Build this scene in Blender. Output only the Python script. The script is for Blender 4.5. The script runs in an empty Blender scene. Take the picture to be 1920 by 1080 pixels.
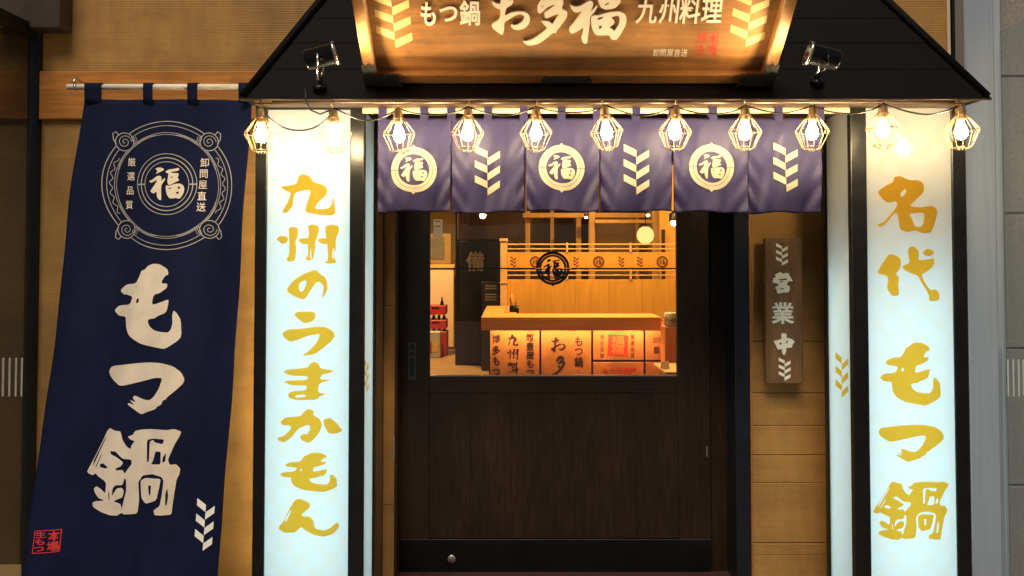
import bpy, bmesh, math, random
from mathutils import Vector, Matrix
from mathutils.geometry import delaunay_2d_cdt
random.seed(7)
R = math.radians
scene = bpy.context.scene
col = scene.collection

# ------------------------------------------------------------------ camera
F, CX, PY0, PITCH, H = 1400.0, 960.0, 443.34, R(1.5), 1.474
cam_d = bpy.data.cameras.new('camera')
cam_d.sensor_width = 36.0
cam_d.lens = 36.0 * F / 1920.0
cam_d.shift_y = -(540 - PY0) / 1920.0
cam_d.clip_start = 0.05
cam_d.clip_end = 500
cam = bpy.data.objects.new('camera', cam_d)
col.objects.link(cam)
cam.location = (0, 0, H)
cam.rotation_euler = (R(90) + PITCH, 0, 0)
scene.camera = cam

# ------------------------------------------------------------------ world, sun, exposure
w = bpy.data.worlds.new('World'); scene.world = w; w.use_nodes = True
nt = w.node_tree; nt.nodes.clear()
sky = nt.nodes.new('ShaderNodeTexSky'); sky.sky_type = 'NISHITA'; sky.sun_disc = False
SUN_EL, SUN_AZ = R(58), R(-14)          # azimuth: 0 = behind the camera, negative = from the left
sky.sun_elevation = SUN_EL; sky.sun_rotation = R(180) - SUN_AZ
bg = nt.nodes.new('ShaderNodeBackground'); bg.inputs['Strength'].default_value = 0.02
wo = nt.nodes.new('ShaderNodeOutputWorld')
nt.links.new(sky.outputs[0], bg.inputs[0]); nt.links.new(bg.outputs[0], wo.inputs[0])
sun_d = bpy.data.lights.new('sun', 'SUN'); sun_d.energy = 2.7; sun_d.angle = R(32); sun_d.color = (1, .86, .68)
sun = bpy.data.objects.new('sun', sun_d); col.objects.link(sun)
to_sun = Vector((math.sin(SUN_AZ) * math.cos(SUN_EL), -math.cos(SUN_AZ) * math.cos(SUN_EL), math.sin(SUN_EL)))
sun.rotation_euler = to_sun.to_track_quat('Z', 'Y').to_euler()
vs = scene.view_settings
vs.view_transform = 'Standard'; vs.look = 'None'; vs.exposure = 0.0; vs.gamma = 1.0; vs.use_curve_mapping = False
scene.render.engine = 'CYCLES'
scene.cycles.use_denoising = True
scene.cycles.max_bounces = 10; scene.cycles.transparent_max_bounces = 16
scene.cycles.sample_clamp_indirect = 6.0
scene.cycles.caustics_reflective = False; scene.cycles.caustics_refractive = False

# ------------------------------------------------------------------ measuring helpers
def ray(px, py):
    v = (PY0 - py) / F
    return Vector(((px - CX) / F, math.cos(PITCH) - v * math.sin(PITCH), math.sin(PITCH) + v * math.cos(PITCH)))
def at(px, py, d):
    r = ray(px, py); t = d / r.y
    return Vector((r.x * t, d, H + r.z * t))
def X(px, d, py=480): return at(px, py, d).x
def Z(py, d): return at(CX, py, d).z

# ------------------------------------------------------------------ object helpers
def tag(o, label=None, cat=None, group=None, kind=None):
    if label: o['label'] = label
    if cat: o['category'] = cat
    if group: o['group'] = group
    if kind: o['kind'] = kind
    return o
def thing(name, label, cat, loc=(0, 0, 0), group=None):
    o = bpy.data.objects.new(name, None); o.empty_display_size = .05
    col.objects.link(o); o.location = loc
    return tag(o, label, cat, group)
def link(name, me, m, parent=None, local=False):
    o = bpy.data.objects.new(name, me); col.objects.link(o)
    if m is not None and not me.materials: me.materials.append(m)
    if parent is not None:
        o.parent = parent
        if parent.type == 'EMPTY' and not local: o.location = -Vector(parent.location)
    return o
def copy_tree(o, parent=None):
    c = o.copy(); col.objects.link(c); c.parent = parent
    for k in k_children[o.name] if o.name in k_children else list(o.children): copy_tree(k, c)
    return c
k_children = {}

class B:
    """collects boxes, prisms and tubes into one mesh"""
    def __init__(s): s.bm = bmesh.new()
    def box(s, x0, x1, y0, y1, z0, z1, bev=0.0, seg=1):
        r = bmesh.ops.create_cube(s.bm, size=1.0, matrix=Matrix.Translation(((x0 + x1) / 2, (y0 + y1) / 2, (z0 + z1) / 2)) @ Matrix.Diagonal((abs(x1 - x0), abs(y1 - y0), abs(z1 - z0), 1)))
        if bev: 
            es = list({e for v in r['verts'] for e in v.link_edges})
            bmesh.ops.bevel(s.bm, geom=es, offset=bev, segments=seg, affect='EDGES', profile=.5)
        return s
    def prism(s, pts, vec):
        a = [s.bm.verts.new(p) for p in pts]; b = [s.bm.verts.new(Vector(p) + Vector(vec)) for p in pts]
        n = len(pts); s.bm.faces.new(a); s.bm.faces.new(b[::-1])
        for i in range(n): s.bm.faces.new((a[i], b[i], b[(i + 1) % n], a[(i + 1) % n]))
        return s
    def tube(s, pts, r, seg=7, closed=False, cap=True):
        pts = [Vector(p) for p in pts]; n = len(pts); rings = []
        rad = r if isinstance(r, (list, tuple)) else [r] * n
        up = Vector((0, 0, 1)); prev = None
        for i, p in enumerate(pts):
            if closed: t = pts[(i + 1) % n] - pts[i - 1]
            else: t = pts[min(i + 1, n - 1)] - pts[max(i - 1, 0)]
            t.normalize()
            if prev is None:
                a = up if abs(t.dot(up)) < .9 else Vector((1, 0, 0))
                u = t.cross(a).normalized()
            else: u = (prev - t * prev.dot(t)).normalized()
            prev = u; v = t.cross(u)
            rings.append([s.bm.verts.new(p + (u * math.cos(q) + v * math.sin(q)) * rad[i]) for q in [2 * math.pi * k / seg for k in range(seg)]])
        m = n if closed else n - 1
        for i in range(m):
            a, b = rings[i], rings[(i + 1) % n]
            for k in range(seg):
                f = s.bm.faces.new((a[k], b[k], b[(k + 1) % seg], a[(k + 1) % seg])); f.smooth = True
        if cap and not closed: s.bm.faces.new(rings[0][::-1]); s.bm.faces.new(rings[-1])
        return s
    def lathe(s, prof, seg=20, mat=None, cap=True):
        """prof: list of (radius, z) turned about z, then moved by mat"""
        mat = mat or Matrix.Identity(4); rings = []
        for r, z in prof:
            rings.append([s.bm.verts.new(mat @ Vector((r * math.cos(2 * math.pi * k / seg), r * math.sin(2 * math.pi * k / seg), z))) for k in range(seg)])
        for a, b in zip(rings, rings[1:]):
            for k in range(seg):
                f = s.bm.faces.new((a[k], a[(k + 1) % seg], b[(k + 1) % seg], b[k])); f.smooth = True
        if cap: s.bm.faces.new(rings[0][::-1]); s.bm.faces.new(rings[-1])
        return s
    def quad(s, *p):
        s.bm.faces.new([s.bm.verts.new(q) for q in p]); return s
    def done(s, name, m, parent=None, local=False, label=None):
        bmesh.ops.recalc_face_normals(s.bm, faces=s.bm.faces[:])
        me = bpy.data.meshes.new(name); s.bm.to_mesh(me); s.bm.free()
        o = link(name, me, m, parent, local)
        if label: o['label'] = label
        return o
def bx(name, m, parent, x0, x1, y0, y1, z0, z1, bev=.002, label=None, local=False):
    return B().box(x0, x1, y0, y1, z0, z1, bev).done(name, m, parent, local, label)

# ------------------------------------------------------------------ materials
def mat(name, rgb, rough=.5, metal=0.0, var=.15, scale=8.0, stretch=(1, 1, 1), bump=0.0, bscale=None, spec=.5, sheen=0.0, emit=None, dark=None, stain=0.0):
    m = bpy.data.materials.new(name); m.use_nodes = True
    n = m.node_tree.nodes; l = m.node_tree.links
    p = n['Principled BSDF']
    p.inputs['Roughness'].default_value = rough; p.inputs['Metallic'].default_value = metal
    p.inputs['Specular IOR Level'].default_value = spec
    if sheen: p.inputs['Sheen Weight'].default_value = sheen; p.inputs['Sheen Roughness'].default_value = .4
    tc = n.new('ShaderNodeTexCoord'); mp = n.new('ShaderNodeMapping'); mp.inputs['Scale'].default_value = stretch
    l.new(tc.outputs['Object'], mp.inputs[0])
    ns = n.new('ShaderNodeTexNoise'); ns.inputs['Scale'].default_value = scale; ns.inputs['Detail'].default_value = 6; ns.inputs['Roughness'].default_value = .62
    l.new(mp.outputs[0], ns.inputs['Vector'])
    rp = n.new('ShaderNodeValToRGB'); e = rp.color_ramp.elements
    d = dark or tuple(c * (1 - var) for c in rgb)
    h = tuple(min(1, c * (1 + var)) for c in rgb)
    e[0].position = .32; e[1].position = .68
    e[0].color = (*d, 1); e[1].color = (*h, 1)
    l.new(ns.outputs['Fac'], rp.inputs[0]); l.new(rp.outputs[0], p.inputs['Base Color'])
    if stain:
        n2 = n.new('ShaderNodeTexNoise'); n2.inputs['Scale'].default_value = 2.3; n2.inputs['Detail'].default_value = 8; n2.inputs['Roughness'].default_value = .7
        m2 = n.new('ShaderNodeMapping'); m2.inputs['Scale'].default_value = (2.2, 2.2, .7); l.new(tc.outputs['Object'], m2.inputs[0]); l.new(m2.outputs[0], n2.inputs['Vector'])
        r2 = n.new('ShaderNodeMapRange'); r2.inputs['From Min'].default_value = .35; r2.inputs['From Max'].default_value = .65; r2.inputs['To Min'].default_value = 1 - stain; r2.inputs['To Max'].default_value = 1 + stain * .5
        l.new(n2.outputs['Fac'], r2.inputs[0])
        mu = n.new('ShaderNodeVectorMath'); mu.operation = 'SCALE'; l.new(rp.outputs[0], mu.inputs[0]); l.new(r2.outputs[0], mu.inputs['Scale']); l.new(mu.outputs[0], p.inputs['Base Color'])
    ra = n.new('ShaderNodeMapRange'); ra.inputs['To Min'].default_value = max(.02, rough - .08); ra.inputs['To Max'].default_value = min(1, rough + .08)
    l.new(ns.outputs['Fac'], ra.inputs[0]); l.new(ra.outputs[0], p.inputs['Roughness'])
    if bump:
        nb = n.new('ShaderNodeTexNoise'); nb.inputs['Scale'].default_value = bscale or scale * 3; nb.inputs['Detail'].default_value = 4
        l.new(mp.outputs[0], nb.inputs['Vector'])
        b = n.new('ShaderNodeBump'); b.inputs['Strength'].default_value = bump; b.inputs['Distance'].default_value = .004
        l.new(nb.outputs['Fac'], b.inputs['Height']); l.new(b.outputs[0], p.inputs['Normal'])
    if emit: p.inputs['Emission Color'].default_value = (*emit[0], 1); p.inputs['Emission Strength'].default_value = emit[1]
    return m
def emitter(name, rgb, s):
    m = bpy.data.materials.new(name); m.use_nodes = True; n = m.node_tree.nodes; n.clear()
    e = n.new('ShaderNodeEmission'); e.inputs[0].default_value = (*rgb, 1); e.inputs[1].default_value = s
    o = n.new('ShaderNodeOutputMaterial'); m.node_tree.links.new(e.outputs[0], o.inputs[0]); return m
def ribbed(name, rgb, pitch, depth=.5):
    m = mat(name, rgb, .75, var=.16, scale=3.0, stretch=(1, 1, 2.5), stain=.22)
    n = m.node_tree.nodes; l = m.node_tree.links; p = n['Principled BSDF']
    tc = n.new('ShaderNodeTexCoord')
    wv = n.new('ShaderNodeTexWave'); wv.wave_type = 'BANDS'; wv.bands_direction = 'Z'; wv.inputs['Scale'].default_value = .314 / pitch
    wv.inputs['Distortion'].default_value = .25; wv.inputs['Detail'].default_value = 2; wv.inputs['Detail Scale'].default_value = 4
    l.new(tc.outputs['Object'], wv.inputs['Vector'])
    ns = n.new('ShaderNodeTexNoise'); ns.inputs['Scale'].default_value = 240; l.new(tc.outputs['Object'], ns.inputs['Vector'])
    ad = n.new('ShaderNodeMath'); ad.operation = 'MULTIPLY_ADD'; ad.inputs[1].default_value = .5
    l.new(ns.outputs['Fac'], ad.inputs[0]); l.new(wv.outputs['Fac'], ad.inputs[2])
    b = n.new('ShaderNodeBump'); b.inputs['Strength'].default_value = depth; b.inputs['Distance'].default_value = .004
    l.new(ad.outputs[0], b.inputs['Height']); l.new(b.outputs[0], p.inputs['Normal'])
    return m
def glass(name, tint=(1, 1, 1), refl=.6):
    m = bpy.data.materials.new(name); m.use_nodes = True; n = m.node_tree.nodes; l = m.node_tree.links; n.clear()
    t = n.new('ShaderNodeBsdfTransparent'); t.inputs[0].default_value = (*tint, 1)
    g = n.new('ShaderNodeBsdfGlossy'); g.inputs['Roughness'].default_value = .01
    fr = n.new('ShaderNodeFresnel'); fr.inputs[0].default_value = 1.5
    mu = n.new('ShaderNodeMath'); mu.operation = 'MULTIPLY'; mu.inputs[1].default_value = refl * 1.6
    l.new(fr.outputs[0], mu.inputs[0])
    mx = n.new('ShaderNodeMixShader'); o = n.new('ShaderNodeOutputMaterial')
    l.new(mu.outputs[0], mx.inputs[0]); l.new(t.outputs[0], mx.inputs[1]); l.new(g.outputs[0], mx.inputs[2]); l.new(mx.outputs[0], o.inputs[0])
    return m
def film(name, rgb, trans=.72, checker=None, gloss=.10):
    """backlit acrylic or translucent print: part of the light passes, part is scattered back, glossy front"""
    m = bpy.data.materials.new(name); m.use_nodes = True; n = m.node_tree.nodes; l = m.node_tree.links; n.clear()
    t = n.new('ShaderNodeBsdfTranslucent'); t.inputs[0].default_value = (*rgb, 1)
    d = n.new('ShaderNodeBsdfDiffuse'); d.inputs[0].default_value = (*rgb, 1)
    if checker:
        tc = n.new('ShaderNodeTexCoord'); ck = n.new('ShaderNodeTexChecker'); ck.inputs['Scale'].default_value = 1 / checker[1]
        ck.inputs[1].default_value = (*rgb, 1); ck.inputs[2].default_value = (*checker[0], 1)
        mp = n.new('ShaderNodeMapping'); mp.inputs['Location'].default_value = (.0031, .0007, .0041)
        l.new(tc.outputs['Object'], mp.inputs[0]); l.new(mp.outputs[0], ck.inputs[0])
        l.new(ck.outputs[0], t.inputs[0]); l.new(ck.outputs[0], d.inputs[0])
    mx = n.new('ShaderNodeMixShader'); mx.inputs[0].default_value = trans
    l.new(d.outputs[0], mx.inputs[1]); l.new(t.outputs[0], mx.inputs[2])
    g = n.new('ShaderNodeBsdfGlossy'); g.inputs['Roughness'].default_value = .12
    lw = n.new('ShaderNodeLayerWeight'); pw = n.new('ShaderNodeMath'); pw.operation = 'POWER'; pw.inputs[1].default_value = 5
    l.new(lw.outputs['Facing'], pw.inputs[0])
    fr = n.new('ShaderNodeMath'); fr.operation = 'MULTIPLY_ADD'; fr.inputs[1].default_value = .6; fr.inputs[2].default_value = .035; l.new(pw.outputs[0], fr.inputs[0])
    m2 = n.new('ShaderNodeMixShader'); o = n.new('ShaderNodeOutputMaterial')
    l.new(fr.outputs[0], m2.inputs[0]); l.new(mx.outputs[0], m2.inputs[1]); l.new(g.outputs[0], m2.inputs[2]); l.new(m2.outputs[0], o.inputs[0])
    return m

M = {}
M['ochre'] = ribbed('ochre_ribbed_wall', (.46, .245, .065), .008, .3)
M['beam'] = mat('amber_timber', (.52, .20, .035), .5, var=.22, scale=5, stretch=(1, 6, 14), bump=.12)
M['door'] = mat('dark_stained_wood', (.028, .0155, .009), .45, spec=.3, stain=.35, var=.3, scale=9, stretch=(9, 9, .8), bump=.18, bscale=14)
M['doorflat'] = mat('dark_stained_rail', (.027, .015, .009), .45, spec=.3, var=.25, scale=9, stretch=(.8, 9, 9), bump=.15, bscale=14)
M['black'] = mat('black_metal', (.013, .013, .014), .32, .35, var=.25, scale=18)
M['blackblue'] = mat('blue_black_jamb', (.010, .014, .024), .3, .2, var=.2, scale=10)
M['kick'] = mat('black_kick_plate', (.006, .006, .007), .35, .3, var=.3, scale=12)
M['roof'] = mat('charcoal_roof_board', (.0030, .0028, .0030), .7, spec=.12, var=.35, scale=6, stretch=(.6, 5, 5), bump=.25, bscale=30)
M['soffit'] = mat('brown_soffit', (.05, .030, .017), .38, .1, var=.25, scale=6, stretch=(.5, 5, 5))
M['trim'] = mat('bronze_eave_trim', (.085, .055, .035), .3, .6, var=.2, scale=10)
M['jambwood'] = mat('brown_jamb_wood', (.085, .045, .024), .5, var=.25, scale=8, stretch=(8, 8, .6))
M['navy'] = mat('navy_banner_cloth', (.0058, .0090, .038), .85, stain=.25, var=.18, scale=4, bump=.12, bscale=500, spec=.15)
M['noren'] = mat('navy_satin_curtain', (.022, .018, .066), .52, var=.14, scale=7, stretch=(1, 1, .55), bump=.8, bscale=13, spec=.25)
M['print'] = mat('cream_cloth_print', (.72, .63, .52), .75, var=.08, scale=14)
M['printline'] = mat('grey_line_print', (.36, .35, .34), .75, var=.06, scale=14)
M['norenprint'] = mat('pale_curtain_print', (.34, .27, .20), .7, var=.05, scale=10)
M['red'] = mat('red_seal_print', (.62, .03, .04), .7, var=.15, scale=30)
M['rod'] = mat('pale_wood_rod', (.72, .55, .33), .45, var=.1, scale=6, stretch=(.4, 6, 6))
M['whiterod'] = mat('white_rod', (.86, .78, .66), .5, var=.05)
M['acrylic'] = film('opal_acrylic_panel', (.86, .88, .88), .72, checker=((.87, .865, .825), .062))
M['gold'] = film('gold_film_letters', (1.0, .575, .05), .88)
M['white_in'] = mat('white_box_lining', (.85, .85, .85), .6, var=.02)
M['led'] = emitter('led_backlight', (.64, .95, 1.0), 2.65)
M['added_led'] = emitter('added_warm_led', (1.0, .80, .48), 60.0)
M['signwood'] = mat('sign_plank_wood', (.34, .155, .042), .45, stain=.25, var=.3, scale=4, stretch=(.7, 9, 9), bump=.15, bscale=10)
M['signframe'] = mat('sign_frame_wood', (.36, .165, .045), .45, stain=.2, var=.2, scale=5, stretch=(3, 3, 3), bump=.1)
M['signchar'] = mat('cream_raised_letter', (.90, .80, .66), .5, var=.04)
M['signgold'] = mat('straw_inlay', (.72, .50, .20), .45, var=.08)
M['signred'] = mat('vermilion_seal', (.50, .055, .02), .6, var=.1)
M['iron'] = mat('black_iron_fitting', (.05, .045, .042), .5, .3, var=.3, scale=40, bump=.3, bscale=90)
M['steel'] = mat('brushed_steel', (.41, .47, .55), .45, .15, var=.08, scale=5, stretch=(12, 12, .3))
M['steel2'] = mat('pale_brushed_steel', (.48, .54, .62), .4, .15, var=.08, scale=5, stretch=(12, 12, .3))
M['granite'] = mat('speckled_granite', (.31, .285, .25), .75, var=.3, scale=160, bump=.2, bscale=200)
M['joint'] = mat('dark_mortar', (.06, .055, .05), .9)
M['neighbour'] = mat('dark_grained_panel', (.10, .068, .045), .5, var=.4, scale=7, stretch=(.8, 1, 26), bump=.15)
M['greywall'] = mat('pale_grey_plaster', (.42, .42, .38), .8, var=.05)
M['lintel'] = mat('dark_brown_lintel', (.05, .034, .024), .5, var=.2)
M['glass'] = glass('clear_glass', (.97, .96, .94), .75)
M['glass2'] = glass('pale_green_glass', (.95, .975, .97), .2)
M['mark'] = mat('white_glass_marking', (.75, .75, .75), .5, var=.02)
M['plank'] = mat('weathered_sign_board', (.17, .085, .034), .6, var=.38, scale=4.0, stretch=(7, 7, 1.0), bump=.3, bscale=10)
M['plaqchar'] = mat('white_cut_letter', (.90, .90, .82), .55, var=.04)
M['bulb'] = emitter('warm_bulb', (1.0, .75, .40), 300.0)
M['cage'] = mat('bronze_wire', (.20, .13, .065), .35, .8, var=.1)
M['socket'] = mat('amber_socket', (.28, .17, .07), .4, .2, var=.1)
M['cord'] = mat('black_cord', (.03, .025, .022), .45, var=.1)
M['hook'] = mat('brass_hook', (.50, .38, .22), .3, .8)
M['chrome'] = mat('satin_chrome', (.6, .58, .55), .22, .9, var=.05)
M['handle'] = mat('grey_pull_handle', (.075, .08, .085), .35, .6, var=.1)
M['spotglass'] = emitter('spot_lamp_face', (1.0, .66, .30), 14.0)
M['spotbody'] = mat('black_spot_body', (.014, .013, .013), .25, .4, var=.1)
M['ground'] = mat('dark_paving', (.10, .09, .085), .7, var=.25, scale=5, bump=.2)
M['mattred'] = mat('dark_red_mat', (.03, .007, .007), .9, var=.3, scale=60)
# interior
M['iwood'] = mat('honey_wood', (.68, .355, .055), .5, var=.12, scale=5, stretch=(6, 6, .7))
M['irail'] = mat('pale_honey_rail', (.74, .47, .19), .5, var=.08)
M['icounter'] = mat('counter_edge_wood', (.60, .235, .03), .45, var=.12, scale=5, stretch=(.6, 6, 6))
M['iboard'] = mat('poster_board', (.62, .265, .065), .6, var=.25, scale=5)
M['ifloor'] = mat('interior_floor', (.34, .22, .11), .4, var=.2, scale=3, stretch=(1, 4, 1))
M['iwall'] = mat('olive_interior_wall', (.30, .20, .07), .8, var=.15, scale=3)
M['idark'] = mat('dark_interior_wall', (.030, .018, .012), .8, var=.25, scale=3)
M['ipost'] = mat('interior_post', (.45, .26, .09), .55, var=.15, scale=5, stretch=(6, 6, .6))
M['icream'] = mat('cream_partition', (.78, .60, .42), .7, var=.05)
M['ink'] = mat('dark_ink', (.035, .012, .010), .6, var=.1)
M['sticker'] = mat('black_sticker', (.010, .008, .010), .4, var=.1)
M['inkbrown'] = mat('brown_ink', (.16, .045, .015), .6, var=.1)
M['idivider'] = mat('dark_divider', (.03, .010, .008), .5)
M['redink'] = mat('red_ink', (.75, .055, .03), .6, var=.12)
M['crate'] = mat('red_plastic_crate', (.42, .025, .02), .4, var=.1)
M['bottle'] = mat('dark_bottle', (.02, .012, .008), .15, var=.1)
M['can'] = mat('silver_carton', (.42, .42, .38), .45, var=.15, scale=20)
M['cardprint'] = mat('yellow_carton_print', (.62, .42, .06), .5)
M['paper'] = mat('paper', (.80, .66, .48), .8, var=.03)
M['mirror'] = mat('dull_grey_screen', (.16, .15, .12), .3, .2, var=.2)
M['curtaindark'] = mat('dark_curtain', (.010, .013, .022), .85, var=.2)
M['orange'] = mat('orange_holder', (.70, .24, .05), .6, var=.08)
M['ceramic'] = mat('patterned_ceramic', (.55, .50, .42), .3, var=.7, scale=24)
M['lantern'] = emitter('paper_lantern_glow', (1.0, .62, .20), 1.7)
M['lamp'] = emitter('interior_lamp', (1.0, .74, .36), 40.0)
M['down'] = emitter('added_downlight_disc', (1.0, .62, .25), 10.0)
M['strip'] = emitter('counter_led_strip', (1.0, .62, .30), 75.0)

# ------------------------------------------------------------------ lettering helpers
def circ(cx, cy, r, n=48, ry=None, a0=0.0):
    ry = ry or r
    return [(cx + r * math.cos(a0 + 2 * math.pi * k / n), cy + ry * math.sin(a0 + 2 * math.pi * k / n)) for k in range(n)]
def strip(pts, wd):
    L, Rr = [], []
    n = len(pts)
    for i, p in enumerate(pts):
        a = pts[max(i - 1, 0)]; b = pts[min(i + 1, n - 1)]
        tx, ty = b[0] - a[0], b[1] - a[1]; q = math.hypot(tx, ty) or 1
        wi = wd[i] if isinstance(wd, (list, tuple)) else wd
        nx, ny = -ty / q * wi / 2, tx / q * wi / 2
        L.append((p[0] + nx, p[1] + ny)); Rr.append((p[0] - nx, p[1] - ny))
    return [(1, [L[i], L[i + 1], Rr[i + 1], Rr[i]]) for i in range(n - 1)]
def chaikin(pts, k=.18):
    out = []
    n = len(pts)
    for i in range(n):
        a, b = pts[i], pts[(i + 1) % n]
        out.append((a[0] + (b[0] - a[0]) * k, a[1] + (b[1] - a[1]) * k)); out.append((b[0] - (b[0] - a[0]) * k, b[1] - (b[1] - a[1]) * k))
    return out
def tri(layers):
    """flat triangulation of ordered (+/-) outlines; the last outline that covers a spot decides"""
    vv, ff = [], []
    layers = [(sg, p if sum(p[i - 1][0] * p[i][1] - p[i][0] * p[i - 1][1] for i in range(len(p))) > 0 else p[::-1]) for sg, p in layers]
    for sgn, pts in layers:
        ff.append(list(range(len(vv), len(vv) + len(pts)))); vv += [Vector(p) for p in pts]
    V, E, Fc, ov, oe, of = delaunay_2d_cdt(vv, [], ff, 1, 1e-4)
    keep = [f for f, src in zip(Fc, of) if src and layers[max(src)][0] > 0]
    return [tuple(v) for v in V], keep
def sub2(layers, ox, oy, s, k=.18):
    return [(sg, [(ox + x / s, oy + y / s) for x, y in (chaikin(p, k) if k else p)]) for sg, p in layers]
def bbox(layers):
    xs = [p[0] for s, q in layers for p in q]; ys = [p[1] for s, q in layers for p in q]
    return min(xs), max(xs), min(ys), max(ys)
def fit(layers, x0, x1, y0, y1):
    a, b, c, d = bbox(layers)
    return [(s, [(x0 + (x - a) / (b - a) * (x1 - x0), y0 + (y - c) / (d - c) * (y1 - y0)) for x, y in p]) for s, p in layers]
def mesh2(name, V, Fc, mp, m, parent, cut=None, thick=None, label=None):
    """V in photo pixels -> mp(px, py) in the scene; cut = (dx, dy) grid so that print follows a curved cloth; thick = offset vector for raised letters"""
    bm = bmesh.new(); vs_ = [bm.verts.new((x, y, 0)) for x, y in V]
    for f in Fc:
        try: bm.faces.new([vs_[i] for i in f])
        except ValueError: pass
    for v in [v for v in bm.verts if not v.link_faces]: bm.verts.remove(v)
    if cut:
        xs = [v.co.x for v in bm.verts]; ys = [v.co.y for v in bm.verts]
        for ax, st, lo, hi in ((0, cut[0], min(xs), max(xs)), (1, cut[1], min(ys), max(ys))):
            q = lo + st
            while q < hi:
                co = (q, 0, 0) if ax == 0 else (0, q, 0); no = (1, 0, 0) if ax == 0 else (0, 1, 0)
                bmesh.ops.bisect_plane(bm, geom=bm.verts[:] + bm.edges[:] + bm.faces[:], plane_co=co, plane_no=no, dist=1e-5); q += st
    bnd = [e for e in bm.edges if len(e.link_faces) == 1]
    for v in bm.verts: v.co = mp(v.co.x, v.co.y)
    if thick is not None:
        t = Vector(thick)
        low = {v: bm.verts.new(v.co.copy()) for e in bnd for v in e.verts}
        for v in list(bm.verts):
            if v not in low.values(): v.co += t
        for e in bnd:
            a, b = e.verts
            bm.faces.new((a, b, low[b], low[a]))
    bmesh.ops.recalc_face_normals(bm, faces=bm.faces[:])
    me = bpy.data.meshes.new(name); bm.to_mesh(me); bm.free()
    o = link(name, me, m, parent)
    if label: o['label'] = label
    return o
def draw(name, layers, mp, m, parent, **kw):
    V, Fc = tri(layers); return mesh2(name, V, Fc, mp, m, parent, **kw)
_fc = {}
def area2(V, Fc):
    return sum(abs((V[f[1]][0] - V[f[0]][0]) * (V[f[k + 1]][1] - V[f[0]][1]) - (V[f[k + 1]][0] - V[f[0]][0]) * (V[f[1]][1] - V[f[0]][1])) if len(f) == 3 else 0 for f in Fc for k in (1,)) / 2
def font_char(ch, bold=0.0):
    if not bold: return font_raw(ch, 0.0)
    ref = area2(*font_raw(ch, 0.0))
    for b in (bold, bold * .75, bold * .5, bold * .3):
        if area2(*font_raw(ch, b)) > ref * (1 + 4 * b): return font_raw(ch, b)
    return font_raw(ch, 0.0)
def font_raw(ch, bold=0.0):
    if (ch, bold) in _fc: return _fc[(ch, bold)]
    cu = bpy.data.curves.new('glyph', 'FONT'); cu.body = ch; cu.size = 1; cu.offset = bold; cu.resolution_u = 3
    o = bpy.data.objects.new('glyph', cu); col.objects.link(o)
    dg = bpy.context.evaluated_depsgraph_get(); me = bpy.data.meshes.new_from_object(o.evaluated_get(dg))
    V = [(v.co.x, -v.co.y) for v in me.vertices]; Fc = [list(p.vertices) for p in me.polygons]
    bpy.data.objects.remove(o); bpy.data.curves.remove(cu); bpy.data.meshes.remove(me)
    _fc[(ch, bold)] = (V, Fc); return V, Fc
def put_char(name, ch, cx, cy, wd, ht, mp, m, parent, bold=.012, shear=0.0, **kw):
    V, Fc = font_char(ch, bold)
    if not V: return
    # squeeze to the wanted em box, centred on the glyph's own box
    xs = [v[0] for v in V]; ys = [v[1] for v in V]; mx, my = (min(xs) + max(xs)) / 2, (min(ys) + max(ys)) / 2
    V2 = [(cx + (x - mx) * wd - shear * (y - my) * ht, cy + (y - my) * ht) for x, y in V]
    return mesh2(name, V2, Fc, mp, m, parent, **kw)
def plane_map(d): return lambda px, py: at(px, py, d)

# traced brush outlines (zoomed coordinates, origin and scale given once)
MO = sub2([(1, [(383,185),(410,130),(420,100),(445,90),(465,65),(500,52),(545,55),(600,88),(608,125),(585,132),(560,168),(562,185),(600,185),(597,215),(545,250),(503,262),(490,328),(530,320),(608,290),(607,320),(592,380),(530,405),(512,420),(470,425),(462,440),(475,475),(510,502),(560,512),(605,515),(625,490),(635,450),(632,400),(642,365),(665,385),(690,430),(694,540),(670,570),(600,615),(575,625),(520,615),(420,595),(370,565),(335,535),(315,490),(310,430),(305,408),(250,405),(215,370),(250,335),(340,328),(360,272),(300,258),(290,262),(258,238),(275,215),(310,192)]),
    (-1, [(388,290),(405,285),(402,312),(385,320)])], 150, 480, 3.6)
TSU = sub2([(1, [(182,780),(205,745),(360,725),(480,715),(560,720),(640,740),(690,780),(710,830),(700,860),(660,900),(605,945),(590,965),(575,968),(560,1000),(535,1010),(520,1030),(470,1045),(425,1065),(390,1045),(325,1000),(335,990),(375,1005),(350,980),(340,970),(385,985),(360,955),(375,938),(440,965),(480,970),(510,945),(545,890),(568,820),(520,818),(400,850),(280,878),(240,855),(195,815)])], 150, 480, 3.6)
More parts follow.
